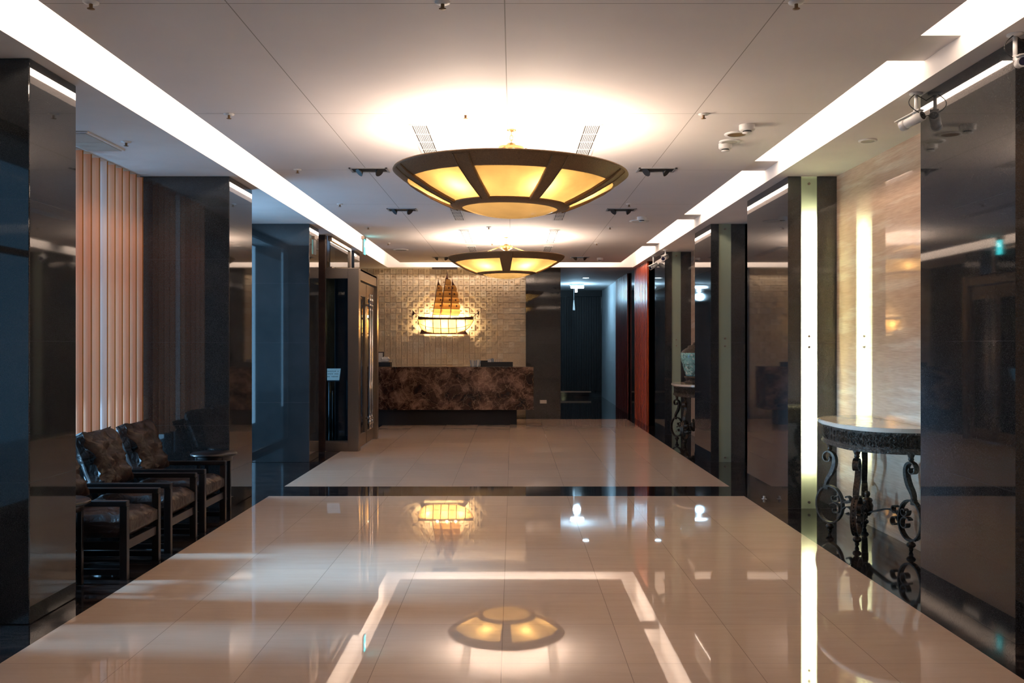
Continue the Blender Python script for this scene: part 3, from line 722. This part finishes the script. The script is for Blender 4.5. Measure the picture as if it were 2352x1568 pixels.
def armchair(seed):
    """origin at the floor in the middle, faces +X, 0.58 wide (y)"""
    t = thing('armchair', '', 'armchair')
    W = .29; th = .042; xf = .36; xb = -.40; ah = .52
    for s in (-1, 1):
        y0, y1 = (W-th, W) if s > 0 else (-W, -W+th)
        m = MB(); m.box(xb, xf, y0-.004, y1+.004, ah-.038, ah, .006); part('armrest', m, M['blackwood'], t)
        m = MB(); m.box(xf-.05, xf, y0, y1, 0, ah-.038, .003); part('leg', m, M['blackwood'], t)
        m = MB(); m.box(xb, xb+.05, y0, y1, 0, ah-.038, .003); part('leg', m, M['blackwood'], t)
        m = MB(); m.box(xb+.05, xf-.05, y0+.006, y1-.006, .03, .07, .003); part('side_stretcher', m, M['blackwood'], t)
    m = MB(); m.box(xf-.045, xf-.015, -W+th, W-th, .19, .25, .003); m.box(xb+.01, xb+.04, -W+th, W-th, .17, .23, .003)
    m.box(xb+.04, xf-.045, -W+th, -W+th+.03, .19, .24); m.box(xb+.04, xf-.045, W-th-.03, W-th, .19, .24); part('seat_frame', m, M['blackwood'], t)
    bk = Matrix.Rotation(math.radians(-22), 4, 'Y')
    m = MB(); T = Matrix.Translation((-.30, 0, .27))@bk
    for yy in (-.20, -.07, .07, .20): m.box(-.02, .012, yy-.02, yy+.02, 0, .54, .003, T)
    m.box(-.02, .012, -.24, .24, .50, .55, .003, T); part('back_frame', m, M['blackwood'], t)
    m = MB(); pillow(m, .62, .485, .17, seed=seed, mat=Matrix.Translation((.045, 0, .335))); part('seat_cushion', m, M['leather'], t)
    m = MB(); T2 = Matrix.Translation((-.27, 0, .665))@bk@Matrix.Rotation(PI/2, 4, 'Y')
    pillow(m, .46, .49, .19, seed=seed+3, wr=.055, mat=T2)
    part('back_cushion', m, M['leather'], t)
    return t
ch = [(6.295, 'dark leather armchair nearest the front, half hidden by the left column'), (7.06, 'dark leather armchair in the middle of the row of three'), (7.81, 'dark leather armchair furthest back in the row, beside the small round table')]
proto = armchair(1)
for i, (yc, lb) in enumerate(ch):
    o = proto if i == 0 else copy_tree(proto)
    o.location = (-2.895, yc, 0); o['label'] = lb; o['group'] = 'black-framed leather armchairs'
def side_table():
    t = thing('side_table', '', 'side table')
    m = MB(); m.lathe([(0, .56), (.195, .56), (.205, .552), (.205, .538), (.19, .530), (0, .530)], n=48); part('table_top', m, M['blackwood'], t)
    m = MB(); m.lathe([(.165, .53), (.165, .49), (.155, .49), (.155, .53)], n=32); part('apron', m, M['blackwood'], t)
    for k in range(4):
        a = PI/4+k*PI/2; x = .15*math.cos(a); y = .15*math.sin(a)
        m = MB(); m.box(x-.016, x+.016, y-.016, y+.016, 0, .53, .003); part('leg', m, M['blackwood'], t)
    m = MB(); m.tube([(.15*math.cos(PI/4), .15*math.sin(PI/4), .12), (-.15*math.cos(PI/4), -.15*math.sin(PI/4), .12)], .011); m.tube([(-.15*math.cos(PI/4), .15*math.sin(PI/4), .12), (.15*math.cos(PI/4), -.15*math.sin(PI/4), .12)], .011)
    part('stretcher', m, M['blackwood'], t); return t
a = side_table(); a.location = (-2.90, 5.84, 0); a['label'] = 'black round side table beside the front armchair, mostly behind the left column'; a['group'] = 'small round side tables'
b = copy_tree(a); b.location = (-2.735, 8.365, 0); b['label'] = 'black round side table beyond the last armchair, against the second left column'
a.location.y = 5.798
# ------------------------------------------------------------------ demi-lune console tables
def arcpts(c, r, a0, a1, n=16, sx=1): return [(c[0]+r*sx*math.cos(a0+(a1-a0)*i/n), c[1]+r*math.sin(a0+(a1-a0)*i/n)) for i in range(n+1)]
def spiral(c, r0, r1, a0, a1, n=26): return [(c[0]+(r0+(r1-r0)*i/n)*math.cos(a0+(a1-a0)*i/n), c[1]+(r0+(r1-r0)*i/n)*math.sin(a0+(a1-a0)*i/n)) for i in range(n+1)]
def bez(p, n=14):
    o = []
    for i in range(n+1):
        t_ = i/n; a_, b_, c_, d_ = p
        o.append(tuple((1-t_)**3*a_[k]+3*(1-t_)**2*t_*b_[k]+3*(1-t_)*t_**2*c_[k]+t_**3*d_[k] for k in (0, 1)))
    return o
def console():
    """origin at the floor at the wall's middle; +x to the wall, depth towards -x"""
    t = thing('console_table', '', 'console table')
    A_, D_ = .66, .55
    def outline(g, n=40):
        pts = []
        for i in range(n+1):
            a = -PI/2+PI*i/n; cy, cx = math.sin(a), math.cos(a); e = 2/2.7
            pts.append((-(D_-g)*abs(cx)**e, math.copysign((A_-g)*abs(cy)**e, cy)))
        return pts
    def slab(m, g, z0, z1): m.prism(outline(g), 'z', z0, z1)
    m = MB(); slab(m, 0, .910, .930); slab(m, .006, .930, .9352); slab(m, .008, .903, .910); part('marble_top', m, M['tabletop'], t, label='polished cream marble top')
    m = MB(); slab(m, .03, .885, .903); slab(m, .05, .785, .885); slab(m, .038, .765, .785); slab(m, .030, .752, .765); slab(m, .042, .742, .752)
    # foliage relief on the apron
    ol = outline(.048, 60)
    for i in range(2, 58):
        (x0, y0), (x1, y1) = ol[i], ol[i+1]; tn = Vector((x1-x0, y1-y0, 0)).normalized(); nr = Vector((-tn.y, tn.x, 0)); nr = nr if nr.x < 0 or abs(nr.x) < .2 and nr.y*y0 > 0 else -nr
        for q in range(2):
            c = Vector(((x0+x1)/2, (y0+y1)/2, .81+.045*q+.008*math.sin(i*2.1+q)))
            p = [c+tn*.012*math.cos(w_)*(1+.4*math.sin(i))+Vector((0, 0, .018*math.sin(w_))) for w_ in [k_*2*PI/7+i for k_ in range(8)]]
            m.tube([v+nr*.004 for v in p], .0035, 5)
    part('carved_apron', m, M['carved'], t)
    centre = Vector((-.23, 0))
    legs = [(-.44, .25), (-.41, -.26), (-.078, .45), (-.078, -.45)]
    for li, (lx, ly) in enumerate(legs):
        d = Vector((lx, ly))-centre; R = d.length; u = d.normalized(); wn = Vector((-u.y, u.x, 0))
        def P3(p): return Vector((lx+u.x*p[0], ly+u.y*p[0], p[1]))
        m = MB(); w_ = .044
        # turned capital and foot
        m.lathe([(.018, .742), (.030, .735), (.024, .715), (.018, .700), (.022, .690), (.018, .680), (.0, .655)], (lx, ly, 0), 16)
        ft = MB(); ft.lathe([(0, .086), (.020, .085), (.012, .078), (.028, .068), (.035, .054), (.028, .040), (.014, .030), (.018, .02), (.010, 0), (0, 0)], (lx, ly, 0), 16); part('foot', ft, M['iron'], t)
        # top scroll and S stem
        top = spiral((.012, .615), .012, .055, -PI*1.2, PI*.5, 24)
        stem = bez([(.012, .67), (-.07, .66), (-.05, .56), (-.02, .50)], 12)+bez([(-.02, .50), (.0, .46), (.035, .44), (.03, .38)], 10)[1:]
        m.ribbon([P3(p) for p in top[:]], wn, w_, .008); m.ribbon([P3(p) for p in stem], wn, w_, [.014+.018*math.sin(PI*i/(len(stem)-1)) for i in range(len(stem))])
        m.box(-.02, .02, -.018, .018, -.02, .02, .003, Matrix.Translation(P3((.03, .375)))@Matrix.Rotation(math.atan2(u.y, u.x), 4, 'Z'))
        part('leg', m, M['iron'], t)
        # large oval with inner scrolls
        m = MB()
        oval = [(.0+.115*math.cos(a_), .235+.150*math.sin(a_)) for a_ in [PI*1.5-.0+PI*2*i/40 for i in range(41)]]
        half = [p for p in oval]
        m.ribbon([P3(p) for p in half], wn, w_, .012)
        for i in range(15):   # saw-toothed outer edge
            a_ = -1.2+2.4*i/14; c = (.118*math.cos(a_), .235+.153*math.sin(a_)); c2 = (c[0]+.014*math.cos(a_), c[1]+.016*math.sin(a_)+.006)
            m.cyl(P3(c), P3(c2), .007, 6, .001)
        part('oval_scroll', m, M['iron'], t)
        m = MB()
        m.ribbon([P3(p) for p in spiral((-.062, .292), .012, .040, PI*.1, PI*2.1, 24)], wn, w_, .009)
        m.ribbon([P3(p) for p in spiral((-.050, .200), .014, .058, PI*.1, -PI*1.8, 28)], wn, w_, .009)
        m.ribbon([P3(p) for p in spiral((-.158, .300), .014, .040, PI*.2, PI*1.9, 24)], wn, w_, .009)
        m.ribbon([P3(p) for p in spiral((-.165, .195), .014, .048, -PI*.2, -PI*1.9, 24)], wn, w_, .009)
        part('inner_scroll', m, M['iron'], t)
        m = MB()
        st = bez([(-.10, .25), (-.10-R*.25, .31), (-.10-R*.3, .28), (-R+.03, .22)], 16)
        m.ribbon([P3(p) for p in st], wn, w_*.9, .011); part('stretcher', m, M['iron'], t)
    m = MB(); m.lathe([(0, .385), (.018, .378), (.024, .36), (.018, .342), (.012, .335), (.035, .325), (.042, .31), (.034, .295), (.046, .27), (.040, .22), (.02, .19), (0, .185)], (centre.x, centre.y, 0), 20)
    part('centre_urn', m, M['iron'], t)
    return t
cs = console(); cs.location = (3.048, 7.27, 0); cs['label'] = 'large near console table with bare marble top by the lit column'; cs['group'] = 'wrought-iron console tables'
c2 = copy_tree(cs); c2.location = (3.048, 14.28, 0); c2['label'] = 'distant console table carrying the green porcelain jar'
# porcelain jar
t = thing('porcelain_jar', 'celadon porcelain jar with lid on a carved stand on the far console', 'jar', (2.83, 14.25, .9352))
m = MB(); m.lathe([(0, .002), (.16, .002), (.165, .02), (.13, .035), (.135, .075), (.155, .095), (.155, .115), (0, .115)], n=32); part('carved_stand', m, M['carved'], t)
m = MB(); m.lathe([(0, .116), (.125, .116), (.135, .13), (.165, .22), (.205, .36), (.215, .44), (.205, .48)], n=48); part('body', m, M['celadon'], t)
m = MB(); m.lathe([(.205, .48), (.19, .505), (.14, .545), (.105, .56), (.10, .585), (.09, .59), (.04, .60), (.02, .62), (.022, .635), (0, .645)], n=40); part('lid', m, M['carved'], t)

# ------------------------------------------------------------------ glass entrance lobby
t = thing('glass_entrance', 'bronze-framed glass entrance box projecting from the left side', 'entrance', (-2.5, 14.1, 0))
m = MB(); m.box(-2.385, -2.225, 13.2, 13.36, 0, 2.65, .004); part('corner_post', m, M['steel'], t, True)
m = MB(); m.box(-2.835, -2.71, 13.2, 13.34, 0, ZS-.003, .004); part('timber_post', m, M['darkwood'], t, True, label='dark brown full-height post')
m = MB(); m.box(-2.71, -2.385, 13.22, 13.34, 2.50, 2.65, .003); part('front_header', m, M['steel'], t, True)
m = MB(); m.box(-2.71, -2.385, 13.21, 13.33, 0, .13, .003); m.box(-2.71, -2.385, 13.24, 13.30, .13, .15); part('front_sill', m, M['steel'], t, True)
m = MB(); m.box(-2.71, -2.385, 13.265, 13.275, .15, 2.50); part('front_pane', m, M['darkglass'], t, True)
m = MB(); m.box(-2.36, -2.225, 13.36, 15.07, 2.49, 2.65, .003); part('side_header', m, M['steel'], t, True)
m = MB(); m.box(-2.34, -2.215, 14.93, 15.07, 0, 2.65, .003); part('end_post', m, M['steel'], t, True)
m = MB(); m.box(-2.71, -2.225, 13.36, 15.07, 2.62, 2.65); part('roof', m, M['steel'], t, True)
m = MB(); m.box(-2.70, -2.64, 13.34, 14.95, ZS-.07, ZS-.003); m.box(-2.70, -2.64, 14.89, 14.95, 2.65, ZS-.07); m.box(-2.70, -2.64, 13.34, 14.89, 2.65, 2.68); part('transom_frame', m, M['steel'], t, True)
m = MB(); m.box(-2.675, -2.665, 13.34, 14.89, 2.68, ZS-.07); part('transom_pane', m, M['darkglass'], t, True)
for k, (y0, y1) in enumerate(((13.38, 14.12), (14.16, 14.92))):
    m = MB(); x0, x1 = -2.315, -2.265
    st = .085
    m.box(x0, x1, y0, y0+st, .02, 2.47); m.box(x0, x1, y1-st, y1, .02, 2.47); m.box(x0, x1, y0+st, y1-st, .02, .20); m.box(x0, x1, y0+st, y1-st, 2.27, 2.47)
    df = part('door_leaf', m, M['steel'], t, True)
    m = MB(); m.box(-2.294, -2.286, y0+st, y1-st, .20, 2.27); part('door_pane', m, M['darkglass'], df, True)
    yh = y1-.06 if k == 0 else y0+.10
    h_ = MB(); xh = -2.20
    pr = [(0, .24), (.010, .245), (.016, .27), (.008, .30), (.022, .325), (.030, .35), (.022, .375), (.012, .39), (.026, .41), (.026, .43), (.016, .45), (.020, .50)]
    top = [(r, 2.56-z) for r, z in pr][::-1]
    h_.lathe(pr+[(.020, 2.06)]+top, (xh, yh, 0), 16)
    for zz in (.41, 2.15): h_.cyl((x1, yh, zz), (xh, yh, zz), .012)
    part('pull_handle', h_, M['chrome'], df, True, label='long turned steel pull handle')
# sign stand behind the glass
t = thing('sign_stand', 'slim metal floor sign with a tilted lit board behind the entrance glass', 'sign', (-2.93, 14.6, 0))
m = MB(); m.lathe([(0, 0), (.15, 0), (.15, .012), (.02, .02), (0, .02)], (-2.93, 14.6, 0), 28); part('base', m, M['chrome'], t, True)
m = MB(); m.cyl((-2.93, 14.6, .015), (-2.93, 14.6, .96), .017); m.cyl((-2.885, 14.63, .015), (-2.885, 14.63, .80), .008); part('pole', m, M['chrome'], t, True)
T = Matrix.Translation((-2.90, 14.6, 1.06))@Matrix.Rotation(math.radians(-35), 4, 'X')
m = MB(); m.box(-.15, .15, -.012, .012, -.12, .12, .002, T); bo = part('sign_board', m, M['grey'], t, True)
m = MB(); m.box(-.14, .14, -.0135, -.012, -.11, .11, 0, T); part('sign_face', m, M['signboard'], bo, True)
m = MB()
for r_ in range(3):
    for q in range(11):
        if (q*7+r_*5) % 9 == 0: continue
        x = -.12+q*.022; z = .06-r_*.05
        m.box(x, x+.014, -.0145, -.0135, z, z+.004, 0, T); m.box(x+.002, x+.006, -.0145, -.0135, z-.012, z+.008, 0, T); m.box(x, x+.013, -.0145, -.0135, z-.010, z-.006, 0, T)
part('lettering', m, M['ink'], bo, True)

# ------------------------------------------------------------------ reception desk and what stands on it
t = thing('reception_desk', 'long brown veined marble reception desk below the lit ship', 'desk', (-1.3, 17.9, 0))
m = MB(); m.box(-3.10, .39, 17.30, 18.05, .305, 1.118, .004); part('marble_body', m, M['marble'], t, True)
m = MB(); m.box(-3.10, .075, 17.60, 18.0, 0, .305); part('plinth', m, M['black'], t, True)
t = thing('brochure_tray', 'long low black tray on the right of the desk top', 'tray', (-.31, 17.65, 1.118))
m = MB(); m.box(-.62, .0, 17.52, 17.545, 1.119, 1.205); m.box(-.62, .0, 17.73, 17.75, 1.119, 1.205); m.box(-.62, -.605, 17.545, 17.73, 1.119, 1.205); m.box(-.015, 0, 17.545, 17.73, 1.119, 1.205); m.box(-.605, -.015, 17.545, 17.73, 1.119, 1.13)
part('tray_body', m, M['black'], t, True)
m = MB(); m.box(-.62, -.45, 17.62, 17.64, 1.205, 1.235); m.box(-.60, -.59, 17.60, 17.66, 1.205, 1.23); part('tray_divider', m, M['black'], t, True)
for k, (x, h_, mt, lb) in enumerate(((-.455, .06, 'paper', 'white folded leaflet standing in the black tray'), (-.40, .075, 'bluepaper', 'grey-blue leaflet standing highest in the black tray'))):
    m = MB(); m.prism([(x-.03, 1.135), (x+.04, 1.135), (x+.035, 1.205+h_*.7), (x+.01, 1.205+h_), (x-.03, 1.205+h_*.8)], 'y', 17.60+.03*k, 17.61+.03*k)
    solo('leaflet', m, M[mt], lb, 'leaflet', loc=(x, 17.6+.03*k, 1.135))
for k in range(7):
    x = -.34+k*.021; m = MB(); m.box(x, x+.004, 17.6, 17.68, 1.131, 1.255+.008*(k % 2))
    solo('card', m, M['paper' if k % 2 else 'bluepaper'], 'small upright card in the row of cards in the black tray', 'card', 'upright cards in the black tray', loc=(x, 17.64, 1.131))
t = thing('brochure_stand', 'small stand of fanned grey-blue brochures at the left end of the tray', 'brochure stand', (-.72, 17.6, 1.118))
for k in range(6):
    x = -.80+k*.030; T = Matrix.Translation((x, 17.56+.01*(k % 2), 1.119))@Matrix.Rotation(math.radians(-8+4*k), 4, 'Y')
    m = MB(); m.box(-.012, .014, 0, .006, 0, .125+.01*math.sin(k*2), 0, T); part('brochure', m, M['paper' if k in (1, 4) else 'bluepaper'], t, True)
m = MB(); m.box(-.82, -.63, 17.575, 17.66, 1.119, 1.135); part('base', m, M['black'], t, True)
t = thing('letter_tray', 'small dark tray with a white crumpled cloth at the left of the desk', 'tray', (-2.5, 17.65, 1.118))
m = MB(); m.box(-2.75, -2.35, 17.52, 17.76, 1.119, 1.20, .004); part('tray_body', m, M['black'], t, True)
m = MB(); pillow(m, .16, .12, .09, 8, .3, .03, 5, Matrix.Translation((-2.46, 17.63, 1.25))); solo('cloth', m, M['paper'], 'white crumpled cloth lying on the small dark tray', 'cloth', loc=(-2.46, 17.63, 1.2))
t = thing('picture_frame', 'small framed notice standing on the left end of the desk', 'picture frame', (-2.6, 17.86, 1.118))
m = MB(); m.box(-2.72, -2.52, 17.86, 17.88, 1.12, 1.40, .003); part('frame', m, M['darkwood'], t, True)
m = MB(); m.box(-2.70, -2.54, 17.857, 17.86, 1.14, 1.38); part('sheet', m, M['paper'], t, True)
t = thing('wall_socket', 'small white box on the dark granite wall right of the desk', 'socket', (.63, 18.98, .33))
m = MB(); m.box(.56, .70, 18.94, 18.979, .32, .39, .004); part('box', m, M['paper'], t, True)
m = MB(); m.cyl((.59, 18.95, .39), (.60, 18.95, .42), .008); part('plug', m, M['black'], t, True)
m = MB(); m.box(2.37, 2.385, 8.70, 8.73, .0005, .03); m.box(2.36, 2.40, 8.70, 8.74, .0005, .004)
K_ = solo('folded_paper', m, M['paper'], 'tiny folded white paper lying on the dark floor before the lit column', 'paper', loc=(2.38, 8.72, 0))
K_.location = (2.515, 9.15, 0)

# ------------------------------------------------------------------ ship wall lamp
YS = 19.10; SC = .009
def SX(cx): return (930+cx/8.711-1178)*SC
def SZ(cy): return H+(790-(600+cy/8.711))*SC
t = thing('ship_lamp', 'glowing sailing-ship wall lamp on the relief tile wall', 'wall lamp', (SX(805), YS, SZ(1300)))
bot = [(245, 1165), (262, 1230), (290, 1300), (330, 1368), (410, 1410), (560, 1436), (720, 1440), (900, 1440), (1040, 1432), (1130, 1405), (1215, 1372), (1280, 1315), (1325, 1250), (1368, 1168)]
def ybot(x):
    for (a, b), (c, d) in zip(bot, bot[1:]):
        if a <= x <= c: return b+(d-b)*(x-a)/(c-a)
    return bot[-1][1]
def HP(x, v, ex=0):
    yb = ybot(x); y = 1160+(yb-1160)*v; u = (x-806)/562; D = .20*math.sqrt(max(0, 1-u*u))*math.sqrt(max(.02, 1-(v*.9)**2.2))
    return Vector((SX(x), YS-.04-D-ex, SZ(y)))
xs_ = [245+1123*i/44 for i in range(45)]
m = MB(); V = [[m.bm.verts.new(HP(x, v/10)) for v in range(11)] for x in xs_]
for i in range(44):
    for j in range(10):
        f = m._f([V[i][j], V[i+1][j], V[i+1][j+1], V[i][j+1]])
        if f: f.smooth = True
part('glass_hull', m, M['hull'], t, True)
for x in (405, 560, 712, 867, 1027, 1205):
    m = MB(); m.tube([HP(x+8*(v/10), v/10, .004) for v in range(11)], .0075, 6); part('hull_rib', m, M['shipwood'], t, True)
m = MB()
m.tube([HP(x, min(1, (1160+(1340-1160)*(1-abs((x-806)/640)**3)*1.0-1160)/max(20, ybot(x)-1160)), .004) for x in xs_[2:-3]], .006, 6)
m.tube([HP(x, 1.0, .003) for x in xs_], .007, 6); part('hull_band', m, M['shipwood'], t, True)
m = MB()
for i in range(44):
    a, b = xs_[i], xs_[i+1]
    def q(x, z): p = HP(x, 0, .008); return (p.x, p.y, z)
    def q2(x, z): p = HP(x, 0, -.008); return (p.x, p.y, z)
    def rz_(x): return SZ(1125-(28*abs((x-806)/562)**3))
    m.quad(q(a, SZ(1165)), q(b, SZ(1165)), q(b, rz_(b)), q(a, rz_(a))); m.quad(q2(a, SZ(1165)), q2(b, SZ(1165)), q2(b, rz_(b)), q2(a, rz_(a))); m.quad(q(a, rz_(a)), q(b, rz_(b)), q2(b, rz_(b)), q2(a, rz_(a))); m.quad(q(a, SZ(1165)), q(b, SZ(1165)), q2(b, SZ(1165)), q2(a, SZ(1165)))
m.tube([(SX(510), YS-.2, SZ(1104)), (SX(1110), YS-.2, SZ(1110))], .005); m.tube([(SX(520), YS-.2, SZ(1140)), (SX(1100), YS-.2, SZ(1140))], .005)
for k in range(9): m.tube([(SX(520+k*72), YS-.2, SZ(1104)), (SX(520+k*72), YS-.2, SZ(1150))], .004, 6)
part('gunwale', m, M['shipwood'], t, True)
m = MB(); m.prism([(SX(290), SZ(1450)), (SX(1250), SZ(1460)), (SX(1205), SZ(1385)), (SX(1040), SZ(1440)), (SX(560), SZ(1440)), (SX(410), SZ(1412)), (SX(315), SZ(1365))], 'y', YS-.10, YS-.02); part('keel_stand', m, M['shipwood'], t, True)
masts = [((545, 1100), (650, 470), (670, 330)), ((690, 1100), (815, 350), (848, 185)), ((905, 1100), (942, 470), (950, 330))]
for (b_, s_, tp) in masts:
    m = MB(); yy = YS-.172
    m.tube([(SX(b_[0]), yy, SZ(b_[1]+30)), (SX(s_[0]), yy, SZ(s_[1]))], .0075, 8)
    m.prism([(SX(s_[0]-6), SZ(s_[1])), (SX(s_[0]+50), SZ(s_[1])), (SX(tp[0]+4), SZ(tp[1]+70)), (SX(tp[0]), SZ(tp[1])), (SX(tp[0]-12), SZ(tp[1]+70))], 'y', yy-.008, yy+.008)
    part('mast', m, M['shipwood'], t, True)
sails = [(0, [470, 590, 710, 825, 942, 1068], [715, 740, 755, 750, 735, 700]), (1, [350, 468, 588, 710, 825, 945, 1068], [890, 920, 935, 935, 930, 915, 905]), (2, [470, 590, 715, 832, 950, 1080], [995, 1030, 1055, 1075, 1095, 1075])]
for si, rows_, rt in sails:
    b_, s_, tp = masts[si]; ysl = YS-.125-.006*si
    def mx(y): return b_[0]+(s_[0]-b_[0])*(y-b_[1])/(s_[1]-b_[1])
    for r_ in range(len(rows_)-1):
        y0, y1 = rows_[r_]+6, rows_[r_+1]-4
        m = MB(); G = []
        for i in range(9):
            row = []
            for j in range(7):
                u, v = i/8, j/6; y = y0+(y1-y0)*v; xl = mx(y); xr = rt[r_]+(rt[r_+1]-rt[r_])*v+22*math.sin(PI*v)
                row.append(m.bm.verts.new((SX(xl+(xr-xl)*u), ysl-.035*math.sin(PI*v)*(.4+.6*math.sin(PI*u*.8)), SZ(y+10*math.sin(PI*u)*(v-.2)))))
            G.append(row)
        for i in range(8):
            for j in range(6):
                f = m._f([G[i][j], G[i+1][j], G[i+1][j+1], G[i][j+1]])
                if f: f.smooth = True
        so = part('sail', m, M['sail'], t, True)
        if 0 < r_+(si != 1) < len(rows_)-1+(si != 1) and r_ < len(rows_)-2:
            m = MB(); cx = rt[r_]-42; cy = (y0+y1)/2; m.box(SX(cx-13), SX(cx+13), ysl-.04, ysl-.030, SZ(cy+18), SZ(cy-18)); part('sail_patch', m, M['shipwood'], so, True)
    for r_, y in enumerate(rows_):
        m = MB(); m.tube([(SX(mx(y)-12), ysl-.036, SZ(y)), (SX(rt[r_]+4), ysl-.036, SZ(y+6))], .0055, 6); part('yard', m, M['shipwood'], t, True)
for pts, flag in (([(290, 1120), (180, 1030), (140, 975)], [(140, 975), (185, 1045), (142, 1090), (132, 1060)]), ([(1355, 1110), (1440, 1040), (1485, 990)], [(1440, 1040), (1485, 990), (1472, 1095), (1462, 1070)])):
    m = MB(); m.tube([(SX(a), YS-.08, SZ(b)) for a, b in pts], .006, 6); m.prism([(SX(a), SZ(b)) for a, b in flag], 'y', YS-.084, YS-.078); part('pennant', m, M['shipwood'], t, True)
for cx in (470, 790, 1110):
    l = bpy.data.lights.new('ship_bulb', 'POINT'); l.energy = 5.5; l.color = (1, .70, .36); l.shadow_soft_size = .04
    lo = bpy.data.objects.new('ship_bulb', l); C.objects.link(lo); lo.parent = t; lo.location = Vector((SX(cx), YS-.12, SZ(1255)))-Vector(t.location)
for cx in (640, 830, 1010):
    l = bpy.data.lights.new('deck_bulb', 'POINT'); l.energy = .8; l.color = (1, .76, .45); l.shadow_soft_size = .03
    lo = bpy.data.objects.new('deck_bulb', l); C.objects.link(lo); lo.parent = t; lo.location = Vector((SX(cx), YS-.085, SZ(1105)))-Vector(t.location)
